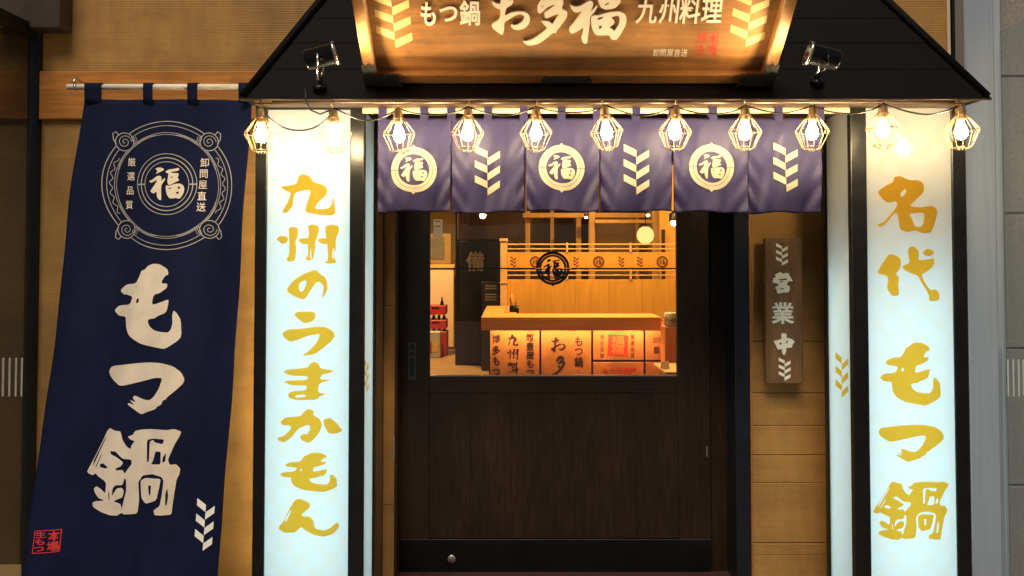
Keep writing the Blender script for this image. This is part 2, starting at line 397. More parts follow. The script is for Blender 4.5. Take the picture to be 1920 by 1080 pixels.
NABE = sub2([(1, [(600,80),(640,98),(675,100),(690,160),(720,205),(748,218),(752,195),(775,165),(745,155),(725,135),(760,125),(780,95),(830,85),(900,82),(1000,88),(1040,82),(1080,105),(1070,135),(1040,190),(1000,290),(1010,325),(1045,325),(1068,360),(1060,400),(1045,430),(1030,520),(1018,600),(1010,668),(950,665),(920,660),(850,640),(790,645),(780,655),(700,660),(680,650),(650,670),(600,668),(540,645),(480,615),(475,590),(500,575),(565,568),(520,550),(490,515),(485,490),(505,475),(540,490),(572,520),(578,450),(560,430),(520,410),(495,390),(470,405),(440,395),(430,380),(490,270),(540,180),(580,100)]),
    (-1, [(786,690),(805,560),(800,440),(830,395),(900,383),(960,403),(972,430),(960,520),(945,600),(905,628),(922,690)]),
    (1, [(815,430),(850,410),(955,415),(945,470),(925,560),(850,585),(820,545)]),
    (-1, [(868,460),(890,460),(885,520),(875,530)]),
    (-1, [(860,155),(905,145),(980,150),(970,182),(915,170),(905,155),(880,165),(875,300),(860,305)]),
    (-1, [(920,232),(957,232),(955,318),(890,318),(905,290)]),
    (-1, [(970,270),(990,240),(985,300),(965,305)]),
    (-1, [(605,235),(640,235),(690,285),(752,290),(755,320),(730,350),(705,385),(690,360),(650,365),(640,352),(680,335),(695,310),(650,275),(610,255)]),
    (-1, [(530,325),(555,318),(590,345),(570,352),(528,345)]),
    (-1, [(622,485),(640,465),(690,462),(705,415),(716,425),(716,500),(700,560),(684,625),(676,590),(625,572),(690,545),(700,500),(685,480),(650,485),(615,540)]),
    (-1, [(480,300),(500,262),(570,140),(572,148),(510,268),(470,350)]),
    (-1, [(490,350),(520,290),(540,248),(536,270),(500,345)]),
    (-1, [(592,520),(598,500),(600,560),(594,566)]),
    (-1, [(980,520),(992,480),(995,540),(985,600),(976,600)])], 40, 780, 3.6, .12)
KYU = sub2([(1, [(148,135),(200,128),(232,120),(240,85),(260,70),(300,80),(315,110),(375,128),(390,155),(380,180),(345,210),(325,240),(335,250),(395,245),(410,225),(420,180),(427,240),(430,270),(405,282),(330,275),(280,265),(275,245),(295,190),(305,160),(290,150),(225,165),(215,200),(215,230),(185,268),(158,268),(165,250),(190,210),(205,165),(175,155)])], 470, 300, 2.7)
SHU = sub2([(1, [(128,400),(150,383),(185,388),(190,405),(180,420),(160,425)]), (1, [(192,345),(215,338),(240,345),(240,380),(225,420),(232,440),(225,510),(190,515),(180,498),(195,485),(195,400)]),
    (1, [(238,405),(260,395),(300,395),(300,425),(260,425)]), (1, [(290,330),(320,325),(345,335),(345,365),(325,420),(330,440),(318,470),(325,460),(315,505),(285,510),(275,498),(290,480),(290,400),(295,370)]),
    (1, [(335,405),(355,395),(400,398),(400,425),(360,425)]), (1, [(378,335),(410,325),(445,332),(448,360),(430,400),(430,470),(418,440),(425,500),(438,520),(395,525),(370,518),(392,510),(388,420),(378,370)]),
    (-1, [(300,470),(306,440),(308,500),(302,502)]), (-1, [(412,470),(418,440),(420,500),(414,502)])], 470, 300, 2.7)
NO = sub2([(1, [(182,655),(210,615),(260,580),(310,560),(330,555),(350,575),(375,590),(388,620),(390,650),(378,680),(360,703),(366,670),(370,640),(350,615),(330,620),(300,665),(278,700),(265,707),(220,690),(190,670)]), (-1, [(250,620),(275,608),(285,620),(265,665),(248,665),(243,640)])], 470, 300, 2.7)
U = sub2([(1, [(218,780),(240,768),(325,768),(330,795),(315,815),(275,828),(245,810)]), (1, [(158,878),(185,858),(270,852),(340,843),(380,845),(415,865),(428,890),(410,915),(370,950),(320,985),(255,992),(290,970),(330,930),(350,890),(345,880),(290,890),(225,915),(200,920),(175,905)])], 470, 300, 2.7)
MA = sub2([(1, [(160,45),(190,35),(290,25),(300,5),(320,-5),(345,5),(355,30),(425,40),(400,52),(360,60),(350,85),(410,85),(360,100),(345,110),(340,150),(385,158),(350,170),(335,188),(240,190),(195,180),(188,160),(205,145),(280,140),(285,115),(210,115),(165,95),(200,90),(285,88),(290,68),(200,65)]), (-1, [(225,165),(275,160),(280,172),(230,178)])], 470, 680, 2.7)
KA = sub2([(1, [(150,300),(175,278),(255,270),(272,245),(295,232),(320,245),(315,265),(350,285),(362,310),(350,350),(320,390),(290,408),(255,390),(248,370),(270,360),(285,365),(300,340),(300,320),(285,315),(240,335),(205,380),(170,403),(140,395),(135,380),(170,370),(205,335),(200,318),(160,315)]), (1, [(365,290),(400,278),(430,300),(468,345),(430,360),(395,358),(375,325)])], 470, 680, 2.7)
N_ = sub2([(1, [(225,695),(250,688),(300,710),(298,735),(250,775),(300,780),(318,800),(325,840),(370,850),(400,840),(440,805),(450,830),(420,865),(370,882),(315,870),(280,850),(255,830),(225,860),(170,862),(140,840),(150,820),(170,800),(195,740)]), (-1, [(172,800),(205,738),(200,765),(178,808)])], 470, 680, 2.7)
NA = sub2([(1, [(245,420),(290,390),(315,380),(320,358),(345,350),(385,370),(430,370),(450,385),(452,420),(430,445),(385,485),(440,490),(490,482),(513,505),(505,540),(490,585),(480,600),(450,605),(415,590),(375,600),(345,585),(340,545),(330,505),(280,565),(255,578),(247,565),(275,555),(315,510),(335,480),(330,462),(290,470),(265,450)]), (-1, [(350,425),(368,408),(375,420),(360,442),(346,440)]), (-1, [(385,518),(440,512),(455,520),(445,575),(410,575),(400,540)])], 1540, 180, 2.347)
DAI = sub2([(1, [(248,770),(275,725),(300,693),(340,705),(352,730),(345,760),(325,785),(342,795),(338,830),(342,878),(310,880),(287,845),(295,815),(290,790),(250,782)]), (1, [(355,748),(390,735),(382,700),(382,670),(400,660),(425,675),(430,700),(425,720),(455,722),(498,712),(495,745),(470,770),(440,785),(455,820),(480,855),(505,850),(520,870),(518,900),(475,903),(472,870),(440,820),(425,790),(395,780),(365,765)]), (1, [(446,685),(465,672),(490,678),(496,692),(475,705),(452,700)])], 1540, 180, 2.347)
FUKU0 = [(1, [(355,340),(400,322),(450,325),(490,350),(460,375),(410,395),(360,422),(395,375)]),
    (1, [(258,518),(310,500),(380,450),(420,440),(445,455),(450,480),(440,530),(465,500),(500,470),(495,510),(450,570),(440,640),(445,780),(435,800),(400,785),(375,730),(380,670),(330,705),(280,670),(300,640),(370,540),(385,500),(330,530),(290,545)]),
    (1, [(505,380),(560,350),(640,340),(690,325),(710,345),(690,370),(600,385),(580,400),(700,405),(695,440),(680,470),(710,510),(650,535),(580,575),(545,575),(530,530),(545,440),(545,405),(515,400)]), (-1, [(580,455),(610,450),(595,480)]),
    (1, [(510,580),(560,590),(640,560),(720,555),(770,585),(785,640),(770,700),(735,760),(710,778),(650,765),(610,775),(560,770),(525,720),(508,650)]), (-1, [(545,620),(600,615),(560,640)]), (-1, [(680,600),(720,600),(715,640),(690,630)]), (-1, [(655,690),(690,670),(705,690),(680,715)])]
FUKU = [(s, [((x - 522) / 443, (y - 562) / 443) for x, y in chaikin(p)]) for s, p in FUKU0]     # unit circle of the emblem
def fuku(cx, cy, r, ry=None):
    ry = ry or r
    return [(s, [(cx + x * r, cy + y * ry) for x, y in p]) for s, p in FUKU]
def emblem(cx, cy, r, ry=None, hair=True):
    ry = ry or r
    L = [(1, circ(cx, cy, r, 44, ry)), (1, [(cx - .10 * r, cy - .985 * ry), (cx, cy - 1.09 * ry), (cx + .10 * r, cy - .985 * ry)]), (1, [(cx - .10 * r, cy + .985 * ry), (cx, cy + 1.09 * ry), (cx + .10 * r, cy + .985 * ry)])]
    if hair: L += [(-1, circ(cx, cy, .835 * r, 40, .835 * ry)), (1, circ(cx, cy, .815 * r, 40, .815 * ry))]
    L += [(-1, circ(cx, cy, .68 * r, 40, .69 * ry))]
    L += [(-1, [(cx - 1.1 * r, cy - .012 * ry), (cx - .6 * r, cy - .012 * ry), (cx - .6 * r, cy + .012 * ry), (cx - 1.1 * r, cy + .012 * ry)]), (-1, [(cx + .6 * r, cy - .012 * ry), (cx + 1.1 * r, cy - .012 * ry), (cx + 1.1 * r, cy + .012 * ry), (cx + .6 * r, cy + .012 * ry)])]
    return L + fuku(cx, cy, r, ry)
def chevron(cx, cy, wd, ht, n=3, lean=0.0):
    """arrow-feather mark: n feathers each side, cx cy = middle, ht = whole height"""
    hw = wd / 2; unit = ht / (n * 120 + 45.0); L = []
    for k in range(n):
        y0 = cy - ht / 2 + unit * 120 * k
        L.append((1, [(cx - hw, y0), (cx, y0 + 50 * unit), (cx, y0 + 106 * unit), (cx - hw, y0 + 56 * unit)]))
        y1 = y0 + 108 * unit
        L.append((1, [(cx + .001, y1), (cx + hw, y1 - 56 * unit), (cx + hw, y1), (cx + .001, y1 + 57 * unit)]))
    return [(s, [(x + lean * (y - cy), y) for x, y in p]) for s, p in L]

# ------------------------------------------------------------------ the setting: ground, facade, neighbours
D_BOX, D_BACK, D_WALL, D_DOOR, D_EAVE, D_NOREN, D_IN = 2.97, 3.25, 3.40, 3.50, 2.75, 2.95, 3.56
g = B().box(-14, 14, -10, 3.44, -.10, 0.0).done('street', M['ground']); tag(g, kind='structure')
g = B().box(-4.4, 5.2, 3.445, 13.5, -.10, .004).done('interior_floor', M['ifloor']); tag(g, kind='structure')
g = B().box(-4.4, 5.2, 3.62, 13.5, 2.75, 2.85).done('interior_ceiling', M['idark']); tag(g, kind='structure')

XL, XR = X(706, D_BACK), X(1545, D_BACK)
wall_l0, wall_l1 = X(72, D_WALL), X(742, D_WALL)
wall_r0, wall_r1 = X(1402, D_WALL), X(1806, D_WALL)
TOP = 3.6
fw = thing('facade_wall', 'ochre ribbed shop front wall behind the banner and around the door', 'wall', (0, D_WALL, 0))
zb0, zb1 = Z(225, D_WALL), Z(135, D_WALL)
zj = [0, .42, .80, 1.18, 1.56, 1.94]
def panels(x0, x1, z0, z1, cuts):
    zz = [z0] + [c for c in cuts if z0 < c < z1] + [z1]
    for a, b in zip(zz, zz[1:]):
        bx('wall_panel', M['ochre'], fw, x0, x1, D_WALL, D_WALL + .06, a + .0015, b - .0015, .0015)
panels(wall_l0, X(703, D_WALL), 0, zb0, [])
panels(wall_l0, X(703, D_WALL), zb1, TOP, [])
panels(X(720, D_WALL), wall_l1, 0, 2.2, [.35, 1.25])
zr = [Z(y, D_WALL) for y in (1040, 1018, 905, 853, 798, 737, 640)]
panels(X(1408, D_WALL), wall_r1, 0, 2.2, sorted(zr))
panels(X(703, D_WALL) + .002, wall_r1, 2.205, TOP, [])
bx('timber_beam', M['beam'], fw, wall_l0, X(560, D_WALL), D_WALL - .022, D_WALL + .05, zb0, zb1, .004)
bx('corner_post', M['jambwood'], fw, X(703, D_WALL), X(720, D_WALL), D_WALL - .02, D_WALL + .06, 0, 2.2, .002)
bx('edge_strip', M['beam'], fw, X(1402, D_WALL), X(1407.5, D_WALL), D_WALL - .004, D_WALL + .06, 0, 2.2, .001)
bx('end_post', M['black'], fw, X(1788, D_WALL), X(1800, D_WALL), D_WALL - .03, D_WALL, 0, TOP, .002)
bx('pale_strip', M['icream'], fw, X(1780, D_WALL), X(1786, D_WALL), D_WALL - .012, D_WALL, 2.25, TOP, .001)
# door surround and returns into the room
bx('jamb', M['blackblue'], fw, X(1373, D_WALL), X(1401, D_WALL), D_WALL - .03, D_DOOR + .08, 0, 2.2, .002)
bx('jamb', M['door'], fw, X(741, D_WALL), X(746.5, D_WALL), D_WALL - .004, D_DOOR + .08, 0, 2.2, .001)
bx('lintel', M['door'], fw, X(747, D_WALL), X(1372.5, D_WALL), D_WALL, D_DOOR + .08, Z(300, D_WALL), 2.2, .002)

# left neighbour: glass return with white marks, dark panel behind
sc = thing('glass_screen', 'dark framed glass screen with four white bars left of the banner', 'glass screen', (X(68, D_WALL), 3.0, 0))
xg = X(66, D_WALL)
B().box(xg - .005, xg + .005, 2.4, D_WALL - .03, .05, 2.46).done('pane', M['glass2'], sc)
bx('frame_post', M['black'], sc, xg - .022, xg + .02, D_WALL - .03, D_WALL + .03, 0, 2.52, .003)
bx('frame_head', M['black'], sc, xg - .03, xg + .02, 2.4, D_WALL - .031, 2.462, 2.52, .003)
for px in (7, 19, 31, 42):
    d = xg / ((px - CX) / F) ; d = d * 1.0
    B().box(xg + .006, xg + .008, d - .005, d + .005, Z(743, d), Z(671, d)).done('white_bar', M['mark'], sc)
pn = thing('neighbour_panel', 'dark brown horizontally grained panel behind the left glass screen', 'wall panel', (-2.6, 3.6, 0))
bx('panel', M['neighbour'], pn, -3.6, xg - .06, 3.60, 3.66, 0, Z(56, 3.6), .002)
bx('upper_wall', M['greywall'], pn, -3.6, xg - .06, 3.63, 3.69, Z(55, 3.6), TOP, .002)
bx('neighbour_lintel', M['lintel'], None, -3.6, X(112, 3.3, 40), 3.3, D_WALL - .005, Z(52, 3.3), TOP, .004)
tag(bpy.data.objects['neighbour_lintel'], 'dark brown lintel block in the top left corner', 'lintel')

# right neighbour: steel column, granite wall, glass return
st = thing('steel_column', 'blue grey brushed steel column right of the lit sign', 'column', (X(1840, 3.3), 3.3, 0))
bx('broad_face', M['steel'], st, X(1815, 3.3), X(1870, 3.3), 3.3, 3.48, 0, TOP, .004)
bx('narrow_face', M['steel2'], st, X(1871.5, 3.3), X(1889, 3.3), 3.315, 3.48, 0, TOP, .006)
gw = thing('granite_wall', 'speckled grey brown granite block wall at the right edge', 'wall', (2.6, 3.46, 0))
zs = [0] + [Z(y, 3.46) for y in (910, 653, 400, 143)] + [TOP]
B().box(X(1880, 3.46), 4.2, 3.475, 3.6, 0, TOP).done('mortar_bed', M['joint'], gw)
for a, b in zip(zs, zs[1:]):
    for x0, x1 in ((X(1884, 3.46), X(1884, 3.46) + .9), (X(1884, 3.46) + .907, 4.2)):
        bx('stone_block', M['granite'], gw, x0, x1, 3.46, 3.52, a + .005, b - .005, .003)
s2 = thing('glass_screen', 'clear glass screen edge with white bars in front of the granite wall', 'glass screen', (X(1876, D_WALL), 2.9, 0))
xq = X(1880, 3.28)
B().box(xq - .005, xq + .005, 2.4, 3.28, .02, 2.46).done('pane', M['glass2'], s2)
bx('edge', M['steel2'], s2, xq - .006, xq + .006, 3.281, 3.287, .02, Z(640, 3.28), .001)
for px in (1889, 1899, 1909, 1918):
    d = xq / ((px - CX) / F)
    B().box(xq - .008, xq - .006, d - .004, d + .004, Z(743, d), Z(674, d)).done('white_bar', M['mark'], s2)

# ------------------------------------------------------------------ canopy roof
xe0, xe1, ze = X(447, D_EAVE), X(1862, D_EAVE), Z(183, D_EAVE)
SL = 1.386
def roofpt(x_e, d, off=0.0):      # hip leans inward as it rises
    return d, ze + (d - D_EAVE) * SL + off
cn = thing('entrance_canopy', 'charcoal boarded hip roof canopy over the restaurant entrance', 'canopy', ((xe0 + xe1) / 2, D_EAVE, ze))
ds = [D_EAVE + .0928 * k for k in range(8)]
hip = .60
nv = Vector((0, -SL, 1)).normalized()
for i in range(7):
    d0, d1 = ds[i], ds[i + 1] + .012
    a0, a1 = xe0 + (d0 - D_EAVE) * hip, xe1 - (d0 - D_EAVE) * hip
    b0, b1 = xe0 + (d1 - D_EAVE) * hip, xe1 - (d1 - D_EAVE) * hip
    lift = nv * .0022; z0 = ze + (d0 - D_EAVE) * SL; z1 = ze + (d1 - D_EAVE) * SL
    P = [Vector((a0, d0, z0)) + lift, Vector((a1, d0, z0)) + lift, Vector((b1, d1, z1)), Vector((b0, d1, z1))]
    B().prism(P, -nv * .008).done('roof_board', M['roof'], cn)
# side slopes (hips) and ridge strips
zt = ze + (D_WALL - D_EAVE) * SL
dx = (D_WALL - D_EAVE) * hip
for s_, xe in ((-1, xe0), (1, xe1)):
    A = Vector((xe, D_EAVE + .01, ze)); C = Vector((xe, D_WALL, ze)); T = Vector((xe - s_ * dx, D_WALL, zt))
    B().prism([A, C, T], (-s_ * .012, 0, -.004)).done('side_slope', M['roof'], cn)
    B().tube([Vector((xe - s_ * .012, D_EAVE + .004, ze + .006)), T + Vector((0, -.01, .01))], .017, 6).done('hip_strip', M['roof'], cn)
bx('eave_edge', M['trim'], cn, xe0 - .002, xe1 + .002, D_EAVE - .008, D_EAVE + .004, ze - .010, ze - .002, .002)
bx('soffit', M['soffit'], cn, xe0 + .012, xe1 - .012, D_EAVE + .022, D_WALL - .026, ze + .006, ze + .016, .001)
B().tube([(xe0 + .10, D_EAVE + .06, ze - .004), (xe1 - .10, D_EAVE + .06, ze - .004)], .0095, 12).done('gutter_bar', M['trim'], cn)
bx('fascia_beam', M['soffit'], cn, X(476, 2.9), X(1808, 2.9), 2.875, 2.925, Z(199, 2.9), ze + .0055, .003)

# ------------------------------------------------------------------ light boxes
def light_box(x0, x1, f0, f1, label, chars, side_marks, tops, led_y, strip_y=None):
    t = thing('light_box', label, 'light box', ((x0 + x1) / 2, D_BOX, 0), 'lit sign columns either side of the entrance')
    zt_ = Z(188, D_BOX); zp = Z(tops, D_BOX); zb = .06
    dp = .035
    # corner posts and rails
    bx('frame_post', M['black'], t, x0, f0, D_BOX, D_BOX + dp, 0, zt_, .003)
    bx('frame_post', M['black'], t, f1, x1, D_BOX, D_BOX + dp, 0, zt_, .003)
    bx('frame_post', M['black'], t, x0, x0 + .03, D_BACK - .03, D_BACK, 0, zt_, .003)
    bx('frame_post', M['black'], t, x1 - .03, x1, D_BACK - .03, D_BACK, 0, zt_, .003)
    bx('frame_rail', M['black'], t, f0 + .0005, f1 - .0005, D_BOX + .002, D_BOX + dp, zp, zt_, .002)
    bx('frame_rail', M['black'], t, f0 + .0005, f1 - .0005, D_BOX + .002, D_BOX + dp, 0, zb, .002)
    for xx0, xx1 in ((x0 + .002, x0 + .03), (x1 - .03, x1 - .002)):
        bx('frame_rail', M['black'], t, xx0, xx1, D_BOX + dp + .0005, D_BACK - .0305, zp, zt_, .002)
        bx('frame_rail', M['black'], t, xx0, xx1, D_BOX + dp + .0005, D_BACK - .0305, 0, zb, .002)
    bx('back_plate', M['white_in'], t, x0 + .031, x1 - .031, D_BACK - .012, D_BACK - .002, 0.01, zt_ - .01, 0)
    bx('top_plate', M['white_in'], t, x0 + .031, x1 - .031, D_BOX + dp + .001, D_BACK - .013, zt_ - .015, zt_ - .005, 0)
    # acrylic panels
    pf = B().quad((f0 - .008, D_BOX + .010, zb - .005), (f1 + .008, D_BOX + .010, zb - .005), (f1 + .008, D_BOX + .010, zp + .005), (f0 - .008, D_BOX + .010, zp + .005)).done('front_panel', M['acrylic'], t)
    for nm, xx in (('side_panel', x0 + .008), ('side_panel', x1 - .011)):
        xq_ = xx if xx < (x0 + x1) / 2 else xx + .003
        B().quad((xq_, D_BOX + dp - .004, zb - .005), (xq_, D_BACK - .026, zb - .005), (xq_, D_BACK - .026, zp + .005), (xq_, D_BOX + dp - .004, zp + .005)).done(nm, M['acrylic'], t)
    # led panel on the back plate
    B().box(x0 + .045, x1 - .045, D_BACK - .020, D_BACK - .014, .03, Z(led_y, 3.2)).done('led_panel', M['led'], t)
    if strip_y:  # unseen strip added to light the wall beside the column, inferred from its glow
        B().box(x0 + .004, x0 + .016, D_BACK + .004, D_BACK + .010, .05, Z(strip_y, 3.3)).done('added_led_strip', M['added_led'], t)
    for nm, L in chars:
        draw('gold_character', L, lambda px, py: at(px, py, D_BOX + .0085), M['gold'], pf, label='gold brush character ' + nm)
    return t
XB = [X(477, D_BOX), X(682, D_BOX), X(499, D_BOX), X(655, D_BOX)]
XC = [X(1598, D_BOX), X(1814, D_BOX), X(1627.5, D_BOX), X(1788, D_BOX)]
MOL = fit(MO, 525.6, 632, 848.5, 922.6)
lb = light_box(XB[0], XB[1], XB[2], XB[3], 'lit sign column with eight gold characters between the navy banner and the door',
    [('九', KYU), ('州', SHU), ('の', NO), ('う', U), ('ま', MA), ('か', KA), ('も', MOL), ('ん', N_)], None, 205, 300, 300)
rb = light_box(XC[0], XC[1], XC[2], XC[3], 'lit sign column with five gold characters beside the steel column',
    [('名', NA), ('代', DAI), ('も', fit(MO, 1650.8, 1763.7, 642, 760)), ('つ', fit(TSU, 1647, 1770, 796, 866)), ('鍋', fit(NABE, 1637, 1778.6, 903, 1016))], None, 200, 500)
# feather marks on the inner side panels
def side_map(xs): 
    def f(px, py):
        r = ray(px, py); t_ = xs / r.x; return Vector((xs, r.y * t_, H + r.z * t_))
    return f
for t_, xs, cx, w_, y0, y1, ln in ((rb, XC[0] + .0065, 1578.5, 24, 660, 746, 0), (lb, XB[1] - .0065, 687, 9, 672, 736, 0)):
    draw('gold_feather_mark', chevron(cx, (y0 + y1) / 2, w_, y1 - y0), side_map(xs), M['gold'], t_)

# ------------------------------------------------------------------ sliding door
sd = thing('sliding_door', 'dark wood sliding door with large window and black kick plate', 'door', (X(1040, D_DOOR), D_DOOR, 0))
zw0, zw1, zk = Z(706, D_DOOR), Z(300, D_DOOR), Z(1011, D_DOOR)
xl, xr, gl, gr = X(747, D_DOOR), X(1372, D_DOOR), X(805, D_DOOR), X(1270, D_DOOR)
zr0 = Z(737, D_DOOR)
bx('stile', M['door'], sd, xl, gl, D_DOOR, D_DOOR + .04, .01, zw1, .002)
bx('stile', M['door'], sd, gr, X(1330, D_DOOR), D_DOOR, D_DOOR + .04, .01, zw1, .002)
bx('rail', M['doorflat'], sd, gl + .0005, gr - .0005, D_DOOR + .001, D_DOOR + .04, zr0, zw0, .002)
xs_ = [gl + .001 + (gr - gl - .002) * k / 6 for k in range(7)]
for a, b in zip(xs_, xs_[1:]):
    bx('plank', M['door'], sd, a + .0003, b - .0003, D_DOOR + .004, D_DOOR + .03, zk + .002, zr0 - .001, .0005)
bx('door_core', M['kick'], sd, gl - .01, gr + .01, D_DOOR + .0305, D_DOOR + .0395, .003, zr0 - .004, 0)
bx('kick_plate', M['kick'], sd, xl + .002, X(1330, D_DOOR) - .002, D_DOOR - .004, D_DOOR - .0005, .003, zk, .001)
pane = B().box(gl - .005, gr + .005, D_DOOR + .018, D_DOOR + .024, zw0 - .005, zw1).done('glass_pane', M['glass'], sd)
for x0, x1, z0, z1 in ((gl, gl + .004, zw0, zw1 - .01), (gr - .004, gr, zw0, zw1 - .01), (gl + .0045, gr - .0045, zw0, zw0 + .006)):
    bx('glazing_bead', M['chrome'] if z1 - z0 < .01 else M['jambwood'], sd, x0, x1, D_DOOR + .004, D_DOOR + .017, z0, z1, .0008)
hd = bx('handle', M['handle'], sd, X(766, D_DOOR), X(781, D_DOOR), D_DOOR - .008, D_DOOR - .0005, Z(713, D_DOOR), Z(641, D_DOOR), .003)
for y0, y1 in ((645, 655), (658, 666), (670, 706)):
    bx('handle_key', M['black'], hd, X(769, D_DOOR), X(778, D_DOOR), D_DOOR - .010, D_DOOR - .0078, Z(y1, D_DOOR), Z(y0, D_DOOR), .001)
B().lathe([(.0, 0), (.019, 0), (.021, .003), (.017, .008), (.0, .009)], 24, Matrix.Translation(at(847, 1048, D_DOOR - .004)) @ Matrix.Rotation(R(90), 4, 'X'), cap=False).done('round_knob', M['chrome'], sd)
bx('lock_strip', M['chrome'], sd, X(739.5, D_WALL - .01), X(741, D_WALL - .01), D_WALL - .012, D_WALL - .0045, Z(862, D_WALL), Z(815, D_WALL), .0008)
bx('catch', M['chrome'], sd, X(1322, D_DOOR), X(1324, D_DOOR), D_DOOR - .004, D_DOOR - .0005, Z(856, D_DOOR), Z(836, D_DOOR), .0005)
# black emblem and line stuck on the glass
gm = lambda px, py: at(px, py, D_DOOR + .0165)
draw('glass_emblem', emblem(1036.5, 503, 31.5, 31.5), gm, M['sticker'], pane, label='black round emblem sticker on the glass')
for a, b in ((808, 1003), (1071, 1267)):
    draw('glass_line', [(1, [(a, 502.2), (b, 502.2), (b, 504.8), (a, 504.8)])], gm, M['sticker'], pane)
B().box(X(812, D_DOOR), X(829, D_DOOR), D_DOOR + .0125, D_DOOR + .0135, Z(444, D_DOOR), Z(411, D_DOOR)).done('paper_notice', M['paper'], None)
tag(bpy.data.objects['paper_notice'], 'small cream paper notice stuck on the door glass near its top left', 'notice')
ntc = bpy.data.objects['paper_notice']
for y in (415, 424):
    draw('notice_text', [(1, [(815, y - .8), (826, y - .8), (826, y + .8), (815, y + .8)])], lambda px, py: at(px, py, D_DOOR + .012), M['ink'], ntc)
# fixed panel beside the door, threshold mat
fp = thing('fixed_panel', 'dark glossy fixed wood panel between the door and the blue black jamb', 'door panel', (X(1351, D_DOOR), D_DOOR + .02, 0))
bx('panel_board', M['door'], fp, X(1331, D_DOOR), X(1368, D_DOOR), D_DOOR + .012, D_DOOR + .04, 0.006, zw1, .004)
bx('panel_edge', M['door'], fp, X(1368.3, D_DOOR), X(1372, D_DOOR), D_DOOR + .002, D_DOOR + .05, 0.006, zw1, .002)
bx('door_mat', M['mattred'], None, X(735, 3.4), X(1371, 3.4), 2.98, 3.494, .004, .014, .003)
tag(bpy.data.objects['door_mat'], 'dark red doormat at the threshold below the door', 'doormat')

# ------------------------------------------------------------------ noren curtain and rod
zrod = Z(207, D_NOREN)
rod = thing('curtain_rod', 'pale wooden rod carrying the short navy door curtain', 'curtain rod', (X(1135, D_NOREN), D_NOREN, zrod))
B().tube([(X(679, D_NOREN), D_NOREN, zrod), (X(1594, D_NOREN), D_NOREN, zrod)], .0125, 14).done('pole', M['rod'], rod)
for px in (697, 1578):
    B().tube([(X(px, D_NOREN), D_NOREN, zrod - .016), (X(px, D_NOREN), D_NOREN + .004, zrod + .03)], .006, 8).done('bracket', M['hook'], rod)
nr = thing('door_curtain', 'short navy door curtain of six printed panels above the door', 'curtain', (X(1125, D_NOREN), D_NOREN, Z(398, D_NOREN)))
edges = [708, 846, 985, 1124, 1262, 1402, 1543]
PH = [random.uniform(0, 6.28) for _ in range(12)]
def noren_y(px, py):
    i = max(0, min(5, sum(1 for e in edges[1:6] if px > e)))
    u = (px - edges[i]) / (edges[i + 1] - edges[i]); v = max(0, (py - 215) / 183.0)
    y = .005 * math.sin(u * 6.28 * 1.0 + PH[i]) * (0.4 + v) + .010 * v * v * math.sin(u * 6.28 * 1.6 + PH[i + 6]) + .0025 * math.sin(u * 17 + v * 5 + PH[i]) * v
    y += .0028 * math.sin(v * 11 + u * 4 + PH[(i + 3) % 12]) * (.3 + v)
    y += -.010 * v * v * (2 * abs(u - .5)) ** 4
    e_ = (2 * abs(u - .5)) ** 3
    y += .0065 * e_ * v * math.sin(v * 26 + abs(u - .5) * 30 + PH[(i + 5) % 12]) + .0032 * v * math.sin(u * 27 + v * 9 + PH[(i + 2) % 12])
    return y
def noren_map(off): 
    def f(px, py):
        i = max(0, min(5, sum(1 for e in edges[1:6] if px > e))); u = (px - edges[i]) / (edges[i + 1] - edges[i]); v = max(0, (py - 222) / 176.0)
        p = at(px, py + v * (1.6 * math.sin(u * 4.2 + PH[i]) + .9 * math.sin(u * 11 + PH[i + 6])), D_NOREN); p.y += noren_y(px, py) + off; return p
    return f
def cloth(name, mp, x0f, x1f, y0, y1, nu, nv_, m, parent):
    V, Fc = [], []
    for j in range(nv_ + 1):
        py = y0 + (y1 - y0) * j / nv_
        for i in range(nu + 1): V.append(mp(x0f(py) + (x1f(py) - x0f(py)) * i / nu, py))
    for j in range(nv_):
        for i in range(nu):
            a = j * (nu + 1) + i; Fc.append((a, a + 1, a + nu + 2, a + nu + 1))
    me = bpy.data.meshes.new(name); me.from_pydata(V, [], Fc); me.shade_smooth()
    o = link(name, me, m, parent)
    so = o.modifiers.new('thickness', 'SOLIDIFY'); so.thickness = .0012; so.offset = 1
    return o
tabs = [717, 795, 846, 915, 982, 1053, 1120, 1193, 1261, 1337, 1398, 1460, 1538]
for i in range(6):
    a, b = edges[i], edges[i + 1]
    bot = 398 + random.uniform(-2, 2)
    fa = (lambda e, g: (lambda py: e + g * max(0, (py - 250) / 148)))(a + .4, .3 if i == 0 else 1.8)
    fb = (lambda e, g: (lambda py: e - g * max(0, (py - 250) / 148)))(b - .4, 5 if i == 5 else 2.2)
    p = cloth('curtain_panel', noren_map(0), fa, fb, 222, bot, 44, 44, M['noren'], nr)
    p['label'] = 'curtain panel with a pale round emblem' if i % 2 == 0 else 'curtain panel with a pale feather mark'
    cx, cy = ((776, 319.5), (914, 319), (1053, 315), (1193, 316.5), (1334, 314), (1472, 315))[i]
    L = emblem(cx, cy, 43, 43) if i % 2 == 0 else chevron(cx, cy, 47, 94)
    draw('round_emblem' if i % 2 == 0 else 'feather_mark', L, noren_map(-.0032), M['norenprint'], p, cut=(4, 4))
    draw('print_reverse', L, noren_map(.0042), M['norenprint'], p, cut=(4, 4))
